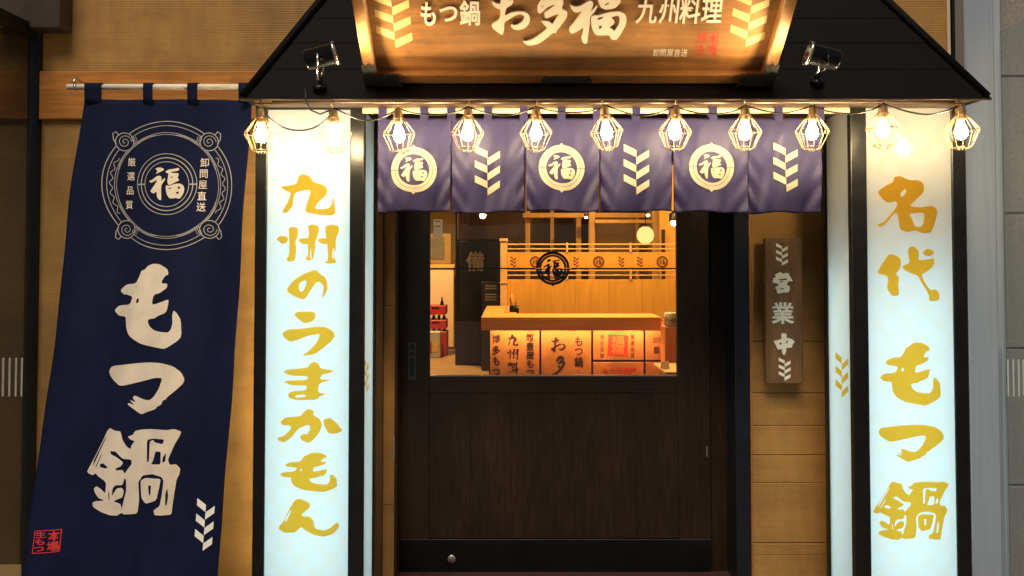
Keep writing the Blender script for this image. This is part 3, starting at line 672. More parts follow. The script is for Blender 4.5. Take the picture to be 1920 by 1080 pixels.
for px in tabs:
    hw = 7.5
    B().prism([Vector((X(px - hw, D_NOREN), D_NOREN - .0165, Z(228, D_NOREN))), Vector((X(px + hw, D_NOREN), D_NOREN - .0165, Z(228, D_NOREN))), Vector((X(px + hw, D_NOREN), D_NOREN - .0165, zrod + .014)), Vector((X(px - hw, D_NOREN), D_NOREN - .0165, zrod + .014))], (0, .0015, 0)).box(X(px - hw, D_NOREN), X(px + hw, D_NOREN), D_NOREN - .015, D_NOREN + .0150, zrod + .0126, zrod + .014).box(X(px - hw, D_NOREN), X(px + hw, D_NOREN), D_NOREN + .0135, D_NOREN + .0150, Z(228, D_NOREN), zrod + .0125).done('loop', M['noren'], nr)

# ------------------------------------------------------------------ banner
DB, KB = 3.20, .214
ZB = at(300, 187, DB).z
def banner_fold(x, z):
    v = max(0, (ZB - z))
    return (.013 * math.sin(x * 15 + .6) + .006 * math.sin(x * 31 + 1.0 + v * .8)) * min(1, .35 + v * .8) + .003 * math.sin(v * 4.0 + x * 5) + .006 * math.exp(-v * 5) * math.sin(x * 37 + 1) + .0035 * math.sin(x * 9 + v * 6.5) * math.sin(v * 2.1 + .5) + .002 * math.sin(x * 52 + v * 3) * min(1, v)
def banner_map(off):
    def f(px, py):
        r = ray(px, py); t = (DB - KB * (ZB - H)) / (r.y - KB * r.z)
        p = Vector((r.x * t, r.y * t, H + r.z * t)); p.y += banner_fold(p.x, p.z) + off; return p
    return f
bn = thing('banner', 'tall navy cloth banner with cream brush characters hanging on the left wall', 'banner', (X(300, 3.0), 3.0, .05))
pl = lambda py: 157 - (py - 187) * .1215 + 1.6 * math.sin(py * .012) + .8 * math.sin(py * .031)
pr = lambda py: 473 - (py - 187) * .0705 + 1.8 * math.sin(py * .010 + 1) + .8 * math.sin(py * .027)
bc = cloth('cloth', banner_map(0), pl, pr, 187, 1120, 60, 90, M['navy'], bn)
for a, b in ((158, 190), (268, 286), (351, 370), (447, 466)):
    cloth('loop', lambda px, py: at(px, py, DB - .014), lambda py: a - 0, lambda py: b, 156, 193, 3, 4, M['navy'], bn)
    B().box(X(a, DB), X(b, DB), DB - .013, DB + .012, Z(158, DB), Z(156.5, DB)).done('loop_top', M['navy'], bn)
bm1 = banner_map(-.0022)
for nm, L in (('も', MO), ('つ', TSU), ('鍋', NABE)):
    draw('cream_character', L, bm1, M['print'], bc, cut=(7, 14), label='cream brush character ' + nm)
# ornamental emblem, line work
ex, ey = 313, 348
def ring(r, wd, n=64): return [(1, circ(ex, ey, r + wd / 2, n)), (-1, circ(ex, ey, r - wd / 2, n))]
L = []
for r, wd in ((120, 1.6), (112, 1.2), (99, 1.1), (95.5, .9)): L += ring(r, wd, 84)
def polar(r, a): return (ex + r * math.cos(a), ey + r * math.sin(a))
for a0 in (0, math.pi):
    pts = [polar(105 + 2.6 * math.sin(k * .62), a0 - .52 + 1.04 * k / 60) for k in range(61)]
    L += strip(pts, 1.2)
orn = []
for sx, sy in ((-1, -1), (1, -1), (-1, 1), (1, 1)):
    cx, cy = ex + sx * 79, ey + sy * 82
    L.append((-1, circ(cx, cy, 18, 28)))
    L += [(1, circ(cx, cy, 17.5, 28)), (-1, circ(cx, cy, 16, 28))]
    curl = [(cx + (13 - k * .55) * math.cos(k * .55), cy + (13 - k * .55) * math.sin(k * .55) * sy) for k in range(22)]
    L += strip(curl, 1.3)
    hook = [(cx + sx * 10, cy + sy * 12), (cx + sx * 16, cy + sy * 19), (cx + sx * 21, cy + sy * 15), (cx + sx * 20, cy + sy * 4), (cx + sx * 15, cy - sy * 4)]
    L += strip(hook, 1.6)
    for q in (0, 1, 2):
        L += strip([(cx - sx * (12 + 4 * q), cy + sy * (12 - 1 * q)), (cx - sx * (15 + 4 * q), cy + sy * 2), (cx - sx * (20 + 4 * q), cy - sy * (7 - 2 * q))], 1.0)
    L += strip([(cx - sx * 18, cy - sy * 8), (cx - sx * 32, cy + sy * 3), (cx - sx * 46, cy + sy * 10), (cx - sx * 60, cy + sy * 12)], 1.3)
    L += strip([(cx - sx * 8, cy - sy * 16), (cx + sx * 2, cy - sy * 26), (cx + sx * 9, cy - sy * 40), (cx + sx * 13, cy - sy * 56)], 1.1)
draw('ornate_ring', L, bm1, M['printline'], bc, cut=(10, 14))
L = []
for r, wd in ((57, 1.4), (49.5, 2.0), (42, 1.4)): L += [(1, circ(313, 345.5, r + wd / 2, 56)), (-1, circ(313, 345.5, r - wd / 2, 56))]
L += [(1, [(313 + s * 43, 344.2), (313 + s * 57, 344.2), (313 + s * 57, 346.8), (313 + s * 43, 346.8)]) for s in (-1, 1)]
draw('inner_ring', L, bm1, M['printline'], bc, cut=(10, 14))
draw('emblem_character', fuku(313, 345, 57), bm1, M['print'], bc, cut=(7, 14))
for k, ch in enumerate('厳選品質'): put_char('small_character', ch, 246 - k * 2.2, 303.5 + k * 26.7, 15, 17, bm1, M['print'], bc, bold=.004, cut=(6, 6))
for k, ch in enumerate('卸問屋直送'): put_char('small_character', ch, 384 - k * 1.6, 305 + k * 20.8, 17, 18, bm1, M['print'], bc, bold=.008, cut=(6, 6))
draw('feather_mark', chevron(382, 985, 36, 98, lean=-.07), bm1, M['plaqchar'], bc, cut=(7, 14))
def seal(x0, x1, y0, y1, lean, txt, mp, m, parent, cut=None, fill=False):
    cx, cy = (x0 + x1) / 2, (y0 + y1) / 2
    q = lambda x, y: (x + lean * (y - cy), y)
    b = 1.6
    L = [(1, [q(x0, y0), q(x1, y0), q(x1, y1), q(x0, y1)]), (-1, [q(x0 + b, y0 + b), q(x1 - b, y0 + b), q(x1 - b, y1 - b), q(x0 + b, y1 - b)])]
    draw('red_seal', L, mp, m, parent, cut=cut)
    cols = len(txt)
    for c, colm in enumerate(txt):
        for k, ch in enumerate(colm):
            X0 = x1 - (c + .5) * (x1 - x0) / cols; Y0 = y0 + b + (k + .5) * (y1 - y0 - 2 * b) / len(colm)
            a = q(X0, Y0); put_char('seal_character', ch, a[0], a[1], (x1 - x0) / cols * .86, (y1 - y0) / len(colm) * .9, mp, m, parent, bold=.03, cut=cut)
seal(69, 115, 991, 1034, -.12, ['本場', '生もつ'], bm1, M['red'], bc, cut=(5, 6))
zr_ = Z(163, DB)
brd = thing('banner_rod', 'white wall mounted rod that carries the navy banner', 'rod', (X(290, DB), DB, zr_))
B().tube([(X(122, DB), DB, zr_), (X(478, DB), DB, zr_)], .0125, 14).done('pole', M['whiterod'], brd)
hk = at(143, 158, DB)
B().tube([hk + Vector((0, .17, .02)), hk + Vector((0, .03, .02)), hk + Vector((0, .0, .028)), hk + Vector((0, -.016, .012)), hk + Vector((0, -.014, -.018)), hk + Vector((.0, .004, -.026))], .004, 8).done('hook', M['chrome'], brd)
B().lathe([(.0, 0), (.012, 0), (.012, .006), (.0, .006)], 14, Matrix.Translation(hk + Vector((0, .17, .02))) @ Matrix.Rotation(R(90), 4, 'X'), cap=False).done('hook_plate', M['chrome'], brd)

# ------------------------------------------------------------------ open sign on the right wall
zo0, zo1 = Z(720, 3.33), Z(446, 3.33)
os_ = thing('open_sign', 'upright wooden board with white characters hanging on the ochre wall right of the door', 'sign', (X(1470, 3.33), 3.35, zo0))
ob = bx('board', M['plank'], os_, X(1435, 3.33), X(1504, 3.33), 3.33, 3.36, zo0, zo1, .003)
bx('batten', M['plank'], os_, X(1444, 3.33), X(1496, 3.33), 3.361, 3.399, Z(560, 3.33), Z(500, 3.33), .002)
EI = sub2([(1, [(180,570),(210,560),(240,545),(270,545),(295,570),(330,550),(375,560),(385,595),(430,660),(420,678),(380,665),(355,695),(340,720),(390,750),(385,800),(370,835),(270,840),(225,855),(205,840),(200,790),(172,765),(195,745),(230,740),(205,700),(160,705),(137,685),(160,620),(195,615),(180,590)]), (-1, [(225,645),(350,630),(352,654),(230,660)]), (-1, [(245,672),(290,664),(285,684),(250,688)]), (-1, [(240,778),(312,770),(306,788),(248,793)])], 1430, 440, 7.71)
CHU = sub2([(1, [(240,435),(290,440),(303,465),(295,495),(360,505),(405,545),(375,580),(365,620),(295,620),(290,680),(268,718),(245,690),(240,630),(190,650),(165,590),(133,530),(165,530),(240,510),(230,465)]), (-1, [(205,560),(240,550),(235,578),(210,587)]), (-1, [(292,540),(318,522),(312,562),(290,568)])], 1430, 560, 6.75)
om = lambda px, py: at(px, py, 3.3295)
put_char('white_character', '業', 1467.5, 587, 42, 42, om, M['plaqchar'], ob, bold=.03, thick=(0, -.004, 0), label='white brush character 業')
for nm, L in (('営', EI), ('中', CHU)):
    draw('white_character', L, om, M['plaqchar'], ob, thick=(0, -.004, 0), label='white brush character ' + nm)
draw('feather_mark', chevron(1466, 477, 22, 42), om, M['plaqchar'], ob, thick=(0, -.002, 0))
draw('feather_mark', chevron(1471, 692, 22, 43), om, M['plaqchar'], ob, thick=(0, -.002, 0))
B().tube([at(1466, 458, 3.322), at(1466, 458, 3.335)], .005, 10).done('nail', M['black'], os_)

# ------------------------------------------------------------------ tilted name board
DS, KS = 2.80, 1.10
ZS = at(960, 150, DS).z
es = Vector((0, -KS, 1)).normalized(); en = Vector((0, -1, -KS)).normalized(); ex_ = Vector((1, 0, 0))
def sign_map(off):
    def f(px, py):
        r = ray(px, py); t = (DS - KS * (H - ZS)) / (r.y + KS * r.z)
        return Vector((r.x * t, r.y * t, H + r.z * t)) + en * off
    return f
sx0, sx1, SH = -.545, .972, .50
O = Vector((sx0, DS, ZS))
MS = Matrix.Translation(O) @ Matrix(((1, 0, 0, 0), (0, es.y, en.y, 0), (0, es.z, en.z, 0), (0, 0, 0, 1)))   # x along, y up the slope, z out of the face
sb = thing('name_board', 'tilted wooden restaurant name board with large cream characters above the canopy edge', 'sign board', O)
W = sx1 - sx0
def sbox(name, m, x0, x1, s0, s1, n0, n1, bev=.003, parent=sb):
    b = B().box(x0, x1, s0, s1, n0, n1, bev); b.bm.transform(MS); return b.done(name, m, parent)
fwid = .062
pb = []
nps = 1
for k in range(nps):
    a = fwid * .72 + (SH - 2 * fwid * .72) * k / nps; b = fwid * .72 + (SH - 2 * fwid * .72) * (k + 1) / nps
    pb.append(sbox('face_panel', M['signwood'], fwid * .7, W - fwid * .7, a, b - .0006, -.014, 0, .0008))
sbox('frame_rail', M['signframe'], 0, W, 0, fwid * .72 - .001, -.012, .028, .005)
sbox('frame_rail', M['signframe'], 0, W, SH - fwid * .72 + .001, SH, -.012, .028, .005)
sbox('frame_stile', M['signframe'], -.002, fwid * .7 - .001, .001, SH - .001, -.011, .034, .005)
sbox('frame_stile', M['signframe'], W - fwid * .7 + .001, W + .002, .001, SH - .001, -.011, .034, .005)
sbox('back_board', M['black'], .01, W - .01, .01, SH - .01, -.03, -.0145, 0)
for k in (.12, W - .12): sbox('support', M['black'], k - .02, k + .02, .04, .40, -.09, -.031, 0)
# iron corner fittings with saw-tooth ends and a centre plate
def iron(pts, n0, n1):
    b = B().prism([Vector((x, s, n0)) for x, s in pts], (0, 0, n1 - n0)); b.bm.transform(MS); return b.done('iron_fitting', M['iron'], sb)
for s_ in (0, 1):
    mx = (lambda x: x) if s_ == 0 else (lambda x: W - x)
    for top in (0, 1):
        my = (lambda y: y) if top == 0 else (lambda y: SH - y)
        iron([(mx(-.005), my(-.003)), (mx(.135), my(-.003)), (mx(.112), my(.012)), (mx(.132), my(.020)), (mx(.108), my(.030)), (mx(.128), my(.0475)), (mx(-.005), my(.0475))], .0285, .0375)
        iron([(mx(-.005), my(.0478)), (mx(.045), my(.0478)), (mx(.045), my(.094)), (mx(.031), my(.078)), (mx(.020), my(.096)), (mx(.009), my(.078)), (mx(-.005), my(.094))], .0345, .0375)
cxp = sign_map(.03)(1062, 138).x - sx0
iron([(cxp - .096, .022), (cxp - .082, .040), (cxp - .07, .036), (cxp + .07, .036), (cxp + .082, .040), (cxp + .096, .022), (cxp + .082, .004), (cxp + .07, .008), (cxp - .07, .008), (cxp - .082, .004)], .0285, .034)
OO = sub2([(1, [(80,5),(100,0),(140,30),(195,35),(200,-80),(285,-90),(280,-10),(360,-20),(355,20),(330,55),(270,85),(255,150),(252,185),(330,145),(420,128),(500,135),(550,170),(575,230),(560,290),(510,345),(430,372),(360,360),(325,320),(335,290),(370,310),(420,300),(480,265),(505,220),(490,180),(440,165),(370,190),(300,235),(245,270),(240,380),(220,435),(180,415),(110,360),(82,320),(95,290),(190,235),(195,105),(140,90),(100,50)]), (1, [(390,-100),(450,-80),(470,-40),(430,-30)])], 910, 0, 6.857)
TA = sub2([(1, [(670,80),(685,40),(730,-20),(790,-60),(900,-60),(990,-20),(1005,20),(975,100),(1035,125),(1055,160),(1040,220),(960,330),(910,385),(912,410),(870,405),(780,480),(690,545),(600,568),(540,565),(490,530),(483,508),(530,515),(620,485),(720,420),(800,350),(720,265),(735,248),(820,258),(860,300),(900,240),(950,165),(890,175),(790,220),(765,210),(755,150),(830,100),(895,50),(870,45),(800,75),(710,155),(685,155),(668,120)]), (-1, [(715,75),(735,50),(745,60),(725,78)])], 910, 0, 6.857)
FK = sub2([(1, [(1082,40),(1100,45),(1150,70),(1220,60),(1340,-10),(1380,10),(1388,50),(1360,110),(1355,125),(1400,90),(1430,45),(1435,75),(1400,140),(1345,200),(1340,300),(1320,430),(1310,530),(1285,550),(1250,530),(1232,480),(1250,430),(1265,330),(1180,390),(1110,420),(1080,390),(1075,345),(1130,290),(1230,150),(1245,120),(1190,145),(1140,140),(1105,100)]), (1, [(1200,-120),(1290,-110),(1310,-60),(1250,-40)]),
    (1, [(1450,0),(1430,-80),(1700,-90),(1745,0),(1680,80),(1620,100),(1540,108),(1480,80)]), (-1, [(1530,40),(1590,10),(1580,30),(1535,55)]),
    (1, [(1360,190),(1415,178),(1430,185),(1500,165),(1600,140),(1720,130),(1790,165),(1815,230),(1800,310),(1740,420),(1690,490),(1650,500),(1610,480),(1590,435),(1500,440),(1420,435),(1380,380),(1358,300)]), (-1, [(1435,215),(1510,195),(1515,215),(1450,240)]), (-1, [(1610,205),(1700,180),(1725,210),(1720,290),(1650,390),(1640,360),(1590,340),(1650,290),(1660,260)]), (-1, [(1450,318),(1505,315),(1470,365)])], 910, 0, 6.857)
sm = sign_map(.0004)
fpk = pb[0]
for nm, L in (('お', OO), ('多', TA), ('福', FK)):
    draw('raised_character', L, sm, M['signchar'], fpk, thick=en * .009, label='large cream raised character ' + nm)
for ch, cx, cy, w_, h_ in (('も', 803, 25, 34, 50), ('つ', 841, 25, 38, 42), ('鍋', 881, 23, 40, 48)):
    put_char('raised_character', ch, cx, cy, w_, h_, sm, M['signchar'], fpk, bold=.022, thick=en * .005)
for ch, cx in (('九', 1213, ), ('州', 1254), ('料', 1294), ('理', 1335)):
    put_char('raised_character', ch, cx, 19, 40, 51, sm, M['signchar'], fpk, bold=.016, shear=.12, thick=en * .005)
for k, ch in enumerate('卸問屋直送'): put_char('printed_character', ch, 1230 + k * 13.2, 99, 12.5, 15, sm, M['signchar'], fpk, bold=.004, shear=.15)
seal(1306, 1345, 61, 104, -.14, ['本場', '博多'], sm, M['signred'], fpk)
draw('feather_inlay', chevron(737, 38, 66, 104, lean=.10), sm, M['signgold'], fpk)
draw('feather_inlay', chevron(1405, 36, 66, 104, lean=-.14), sm, M['signgold'], fpk)

# ------------------------------------------------------------------ spotlights
def spotlight(label, head, aim, base, energy):
    hd_, am, bs = Vector(head), Vector(aim), Vector(base)
    t = thing('spotlight', label, 'spotlight', bs, 'black spotlights aimed at the name board')
    d = (am - hd_).normalized(); q = d.to_track_quat('Z', 'Y').to_matrix().to_4x4()
    m_ = Matrix.Translation(hd_) @ q
    B().lathe([(.0, -.052), (.030, -.052), (.036, -.044), (.037, .045), (.041, .05), (.041, .058), (.036, .058), (.035, .03), (.0, .028)], 28, m_, cap=False).done('housing', M['spotbody'], t)
    B().lathe([(.0, .0285), (.033, .0285), (.033, .0300), (.0, .0300)], 24, m_, cap=False).done('lens', M['spotglass'], t)
    B().lathe([(.0395, .050), (.0425, .052), (.0425, .060), (.0385, .0605)], 28, m_, cap=False).done('rim', M['chrome'], t)
    side = d.cross(Vector((0, 0, 1))).normalized()
    for s_ in (-1, 1):
        B().tube([hd_ + side * .041 * s_, hd_ + side * .044 * s_ + Vector((0, 0, -.03)), bs + side * .030 * s_ + Vector((0, 0, .022)), bs + side * .004 * s_ + Vector((0, 0, .014))], .0042, 8).done('yoke', M['chrome'] if s_ > 0 else M['spotbody'], t)
    B().lathe([(.0, 0), (.026, 0), (.026, .006), (.012, .014), (.0, .014)], 20, Matrix.Translation(bs) @ Matrix.Rotation(R(35), 4, 'X'), cap=False).done('base_plate', M['spotbody'], t)
    L_ = bpy.data.lights.new('spot_beam', 'SPOT'); L_.energy = energy; L_.color = (1, .70, .38); L_.spot_size = R(95); L_.spot_blend = .9; L_.shadow_soft_size = .025
    lo = bpy.data.objects.new('spot_beam', L_); col.objects.link(lo); lo.parent = t
    lo.matrix_local = Matrix.Translation(hd_ + d * .064 - bs) @ (-d).to_track_quat('Z', 'Y').to_matrix().to_4x4()
    return t
def roof_at(px, py, lift=.0):
    r = ray(px, py); t = ((ze - H) - D_EAVE * SL) / (r.z - SL * r.y); p = Vector((r.x * t, r.y * t, H + r.z * t)); return p + nv * lift
spotlight('black spotlight on the canopy left of the name board', at(600, 107, 2.60), sign_map(0)(860, 40), roof_at(600, 168, .012), 16.0)
spotlight('black spotlight on the canopy right of the name board', at(1545, 107, 2.60), sign_map(0)(1280, 40), roof_at(1530, 158, .012), 16.0)

# ------------------------------------------------------------------ caged bulbs on a cord
bulbs = [(490, 247, 'cage bulb at the far left end of the canopy string'), (628, 247, 'cage bulb hanging over the right half of the lit sign beside the banner'), (748, 247, 'cage bulb over the first round emblem of the door curtain'),
    (877, 244, 'cage bulb over the first feather mark of the door curtain'), (1005, 244, 'cage bulb just left above the middle round emblem of the curtain'), (1137, 242, 'cage bulb left above the middle feather mark of the curtain'),
    (1266, 242, 'cage bulb left above the third round emblem of the curtain'), (1397, 242, 'cage bulb right above the third round emblem of the curtain'), (1523, 242, 'cage bulb at the right end of the door curtain'),
    (1656, 238, 'cage bulb in front of the lit sign beside the steel column'), (1802, 241, 'cage bulb at the far right end of the canopy string')]
def make_lamp():
    t = thing('cage_lamp', 'x', 'cage lamp')
    prof = [(.012, .062), (.020, .050), (.058, -.004), (.060, -.012), (.034, -.070), (.012, -.082)]
    c = B()
    for k in range(12):
        a = 2 * math.pi * k / 12
        c.tube([(r * math.cos(a), r * math.sin(a), z) for r, z in prof], .00095, 5)
    for r, z in ((.0205, .050), (.0600, -.008), (.034, -.070)):
        c.tube([(r * math.cos(2 * math.pi * k / 20), r * math.sin(2 * math.pi * k / 20), z) for k in range(20)], .0012, 5, closed=True)
    c.done('cage', M['cage'], t)
    B().lathe([(.0, .090), (.010, .088), (.014, .080), (.017, .072), (.017, .040), (.014, .030), (.0, .030)], 18, cap=False).done('socket', M['socket'], t)
    B().lathe([(.0, .031), (.009, .030), (.011, .018), (.018, .002), (.0215, -.012), (.020, -.026), (.012, -.038), (.0, -.041)], 18, cap=False).done('bulb', M['bulb'], t)
    B().tube([(0, 0, .088), (.003, 0, .097), (0, .004, .103), (-.003, 0, .110), (0, 0, .118)], .0022, 6).done('hanger', M['hook'], t)
    return t
proto = make_lamp(); kids = list(proto.children)
tops = []
for i, (px, py, lab) in enumerate(bulbs):
    if i == 0: o = proto
    else:
        o = proto.copy(); col.objects.link(o)
        for k in kids:
            c = k.copy(); col.objects.link(c); c.parent = o
    o.location = at(px, py, D_EAVE + .022)
    o.rotation_euler = (R(random.uniform(-6, 6)), R(random.uniform(-6, 6)), random.uniform(0, 6.28))
    o['label'] = lab; o['category'] = 'cage lamp'; o['group'] = 'caged bulbs hanging along the canopy edge'
    tops.append(Vector(o.location) + Vector((0, 0, .088)))
ct = thing('lamp_cord', 'thin black cord looping between the caged bulbs along the canopy edge', 'cord', tops[0])
sag = [.085, .048, .030, .036, .026, .040, .034, .030, .036, .040]
for i, (a, b) in enumerate(zip(tops, tops[1:])):
    pts = []
    for k in range(17):
        u = k / 16; p = a.lerp(b, u); p.z -= 4 * sag[i] * u * (1 - u) * (.9 + .2 * u); p.y -= .012 * math.sin(u * 3.14); p.x += .008 * math.sin(u * 6.28) * (1 if i % 2 else -1); pts.append(p)
    B().tube(pts, .0034, 6).done('cord_span', M['cord'], ct)
feed = [roof_at(573, 170, .008), at(574, 188, D_EAVE - .006), at(580, 205, D_EAVE + .005), at(600, 214, D_EAVE + .015), tops[1]]
B().tube(feed, .0034, 6).done('cord_span', M['cord'], ct)

# ------------------------------------------------------------------ interior
rs = thing('room_wall', 'dark and olive walls of the dining room seen through the door', 'wall', (0, 8, 0))
bx('back_wall', M['iwall'], rs, -4.4, 5.2, 13.2, 13.3, 0, 2.75, 0)
bx('left_wall', M['idark'], rs, -4.4, -4.3, 3.62, 13.2, 0, 2.75, 0)
bx('right_wall', M['iwood'], rs, 5.1, 5.2, 3.62, 13.2, 0, 2.75, 0)
bx('front_wall', M['idark'], rs, -4.3, X(738, D_WALL), D_IN + .04, D_IN + .06, 0, 2.75, 0)
bx('front_wall', M['idark'], rs, X(1402, D_WALL), 5.1, D_IN + .04, D_IN + .06, 0, 2.75, 0)
bx('front_wall', M['idark'], rs, X(738, D_WALL), X(1402, D_WALL), D_IN + .04, D_IN + .06, 2.0, 2.75, 0)
# dark partition with curtain, rack
dk = thing('dark_partition', 'dark partition behind the counter end seen through the door', 'partition', (-.4, 10.1, 0))
bx('panel', M['idark'], dk, X(854, 10.1), X(940, 10.1), 10.1, 10.2, 0, 2.7, 0)
bx('upper_panel', M['jambwood'], dk, X(858, 10.09), X(1000, 10.09), 10.05, 10.099, Z(450, 10.09), 2.7, .01)
cd = thing('inner_curtain', 'dark curtain with a pale character at the back of the room', 'curtain', (-.5, 10, 1.0))
cc = bx('cloth', M['curtaindark'], cd, X(862, 10), X(934, 10), 10.0, 10.02, Z(600, 10), Z(452, 10), .004)
q = lambda px, py: at(px, py, 9.994)
put_char('pale_character', '備', 891, 490, 34, 38, q, M['printline'], cc, bold=.03)
rk = thing('menu_rack', 'black rack with rows of small pale lettering beside the wooden post', 'rack', (X(918, 9.6), 9.6, 0))
rk_b = bx('back_board', M['sticker'], rk, X(903, 9.6), X(936, 9.6), 9.6, 9.64, 0, Z(528, 9.6), .01)
for y in (536, 541, 552, 557, 562):
    for k in range(6):
        B().box(X(910 + k * 3.6, 9.59), X(912.4 + k * 3.6, 9.59), 9.588, 9.599, Z(y + 1.2, 9.59), Z(y - 1.2, 9.59)).done('label_strip', M['printline'], rk_b)
# cream half-height partition with framed screen
cp = thing('cream_partition', 'cream half height partition at the left of the dining room', 'partition', (X(825, 11.8), 11.8, 0))
bx('panel', M['icream'], cp, X(760, 11.8), X(851, 11.8), 11.8, 11.95, 0, Z(504, 11.8), .01)
bx('cap', M['irail'], cp, X(758, 11.8), X(853, 11.8), 11.77, 11.98, Z(503.6, 11.8), Z(496, 11.8), .01)
bx('skirting', M['jambwood'], cp, X(760, 11.79), X(852, 11.79), 11.785, 11.799, 0.005, Z(650, 11.79), .004)
fs = thing('framed_screen', 'grey screen in an olive wooden frame standing on the cream partition', 'screen', (X(826, 11.86), 11.86, Z(496, 11.8)))
bx('frame', M['iwall'], fs, X(800, 11.86), X(846, 11.86), 11.85, 11.93, Z(495.5, 11.8), Z(438, 11.86), .01)
bx('screen_face', M['mirror'], fs, X(802, 11.85), X(833, 11.85), 11.838, 11.849, Z(486, 11.85), Z(445, 11.85), .004)
# crates and carton
def crate(px0, px1, d, z0, z1, label, nb=4):
    t = thing('bottle_crate', label, 'crate', ((X(px0, d) + X(px1, d)) / 2, d, z0), 'red bottle crates stacked by the cream partition')
    x0, x1 = X(px0, d), X(px1, d); h = z1 - z0
    bx('front', M['crate'], t, x0, x1, d, d + .02, z0, z1, .006)
    bx('back', M['crate'], t, x0, x1, d + .28, d + .30, z0, z1, .006)
    bx('side', M['crate'], t, x0, x0 + .02, d + .021, d + .279, z0, z1, .006)
    bx('side', M['crate'], t, x1 - .02, x1, d + .021, d + .279, z0, z1, .006)
    bx('bottom', M['crate'], t, x0 + .021, x1 - .021, d + .021, d + .279, z0, z0 + .02, 0)
    bx('hand_hole', M['bottle'], t, x0 + (x1 - x0) * .32, x0 + (x1 - x0) * .68, d - .002, d - .0002, z0 + h * .62, z0 + h * .82, .0)
    for k in range(nb):
        xx = x0 + (x1 - x0) * (k + .5) / 4
        B().lathe([(.0, 0), (.028, 0), (.028, h + .0), (.012, h + .05), (.012, h + .085), (.0, h + .085)], 10, Matrix.Translation((xx, d + .08, z0 + .022)), cap=False).done('bottle', M['bottle'], t)
crate(798, 838, 11.0, .005, Z(622, 11.0), 'red bottle crate on the floor, lowest of its stack')
crate(798, 837, 11.0, Z(617, 11.0), Z(600, 11.0), 'red bottle crate in the middle of its stack')
crate(798, 836, 11.0, Z(590, 11.0), Z(573, 11.0), 'red bottle crate on top of its stack', 0)
B().lathe([(.0, 0), (.028, 0), (.028, .14), (.012, .19), (.012, .23), (.0, .23)], 10, Matrix.Translation((X(829, 11.1), 11.1, Z(590, 11.0) + .022)), cap=False).done('bottle', M['bottle'])
tag(bpy.data.objects['bottle.008'] if 'bottle.008' in bpy.data.objects else bpy.data.objects['bottle'], 'single dark bottle standing in the topmost red crate', 'bottle')
ca = thing('drink_carton', 'silver drink carton with yellow print in front of the red crates', 'carton', (X(815, 10.85), 10.85, 0))
bx('box', M['can'], ca, X(803, 10.8), X(826, 10.8), 10.8, 10.95, .006, Z(622, 10.8), .008)
bx('print_band', M['cardprint'], ca, X(812, 10.8), X(821, 10.8), 10.797, 10.7995, Z(660, 10.8), Z(640, 10.8), 0)
bx('print_band', M['crate'], ca, X(805, 10.8), X(810, 10.8), 10.797, 10.7995, Z(664, 10.8), Z(642, 10.8), 0)
# counter
DC = 5.0
sc_ = thing('service_counter', 'honey wood service counter with printed boards lit from beneath the top', 'counter', (X(1075, DC), DC, 0))
zc1, zc0 = Z(598, DC), Z(620, DC)
bx('fascia', M['icounter'], sc_, X(902, DC), X(1240, DC), DC, DC + .03, zc0, zc1 - .0005, .003)
bx('counter_top', M['iwood'], sc_, X(902, DC), X(1240, DC), DC + .002, 5.31, zc1, zc1 + .012, .003)
bx('counter_return', M['iwood'], sc_, X(902, DC), X(902, DC) + .24, 5.311, 6.13, zc1, zc1 + .012, .003)
bx('return_side', M['icounter'], sc_, X(902, DC) + .002, X(902, DC) + .03, 5.031, 6.13, zc0, zc1 - .0005, .002)
dbd = DC + .16
base = bx('base', M['idivider'], sc_, X(917, dbd), X(1262, dbd), dbd + .02, dbd + .06, 0, zc1 - .005, .0)
xd = [917, 1013, 1110, 1208, 1262]
for i, (a, b) in enumerate(zip(xd, xd[1:])):
    if i < 2: bx('poster_board', M['iboard'], sc_, X(a + 2, dbd), X(b - 2, dbd), dbd, dbd + .018, .05, zc1 - .01, .002)
    else:
        bx('poster_board', M['iboard'], sc_, X(a + 2, dbd), X(b - 2, dbd), dbd, dbd + .018, Z(675, dbd), zc1 - .01, .002)
        bx('poster_board', M['iboard'], sc_, X(a + 2, dbd), X(b - 2, dbd), dbd, dbd + .018, .05, Z(679, dbd), .002)
bx('led_strip', M['strip'], sc_, X(918, 5.1), X(1238, 5.1), 5.07, 5.085, zc0 + .012, zc0 + .018, 0)
cm = lambda px, py: at(px, py, dbd - .002)
def vtext(s, cx, y0, step, wd, ht, m, bold=.02, name='board_character'):
    for k, ch in enumerate(s): put_char(name, ch, cx, y0 + k * step, wd, ht, cm, m, base, bold=bold)
vtext('博多もつ鍋', 930.5, 636, 20.5, 16, 18, M['ink'], .025)
draw('board_character', fit(KYU, 952, 972, 627, 649), cm, M['ink'], base); draw('board_character', fit(SHU, 951, 973, 654, 674), cm, M['ink'], base)
vtext('料理', 962, 690, 24, 21, 23, M['ink'], .03)
vtext('筑豊産もつ', 994, 633, 16.5, 16, 16, M['ink'], .025)
draw('board_character', fit(OO[:1], 1033, 1061, 632, 661), cm, M['ink'], base); draw('board_character', fit(TA, 1035, 1060, 667, 704), cm, M['ink'], base)
vtext('もつ鍋', 1085, 640, 19.5, 17, 20, M['ink'], .02)
draw('board_character', [(1, circ(1084.5, 695, 1.4, 10))], cm, M['ink'], base)
draw('red_stamp', [(1, [(1141, 627), (1178, 629), (1176, 668), (1139, 666)]), (-1, [(1145, 646), (1172, 647), (1171, 649), (1145, 648)])], lambda px, py: at(px, py, dbd - .001), M['redink'], base)
vtext('福福', 1158, 638, 18, 26, 17, M['iboard'], .01)
vtext('博多名物', 1129, 632, 11.5, 8, 10, M['inkbrown'], .01); vtext('厳選品質', 1186, 632, 11.5, 8, 10, M['inkbrown'], .01)
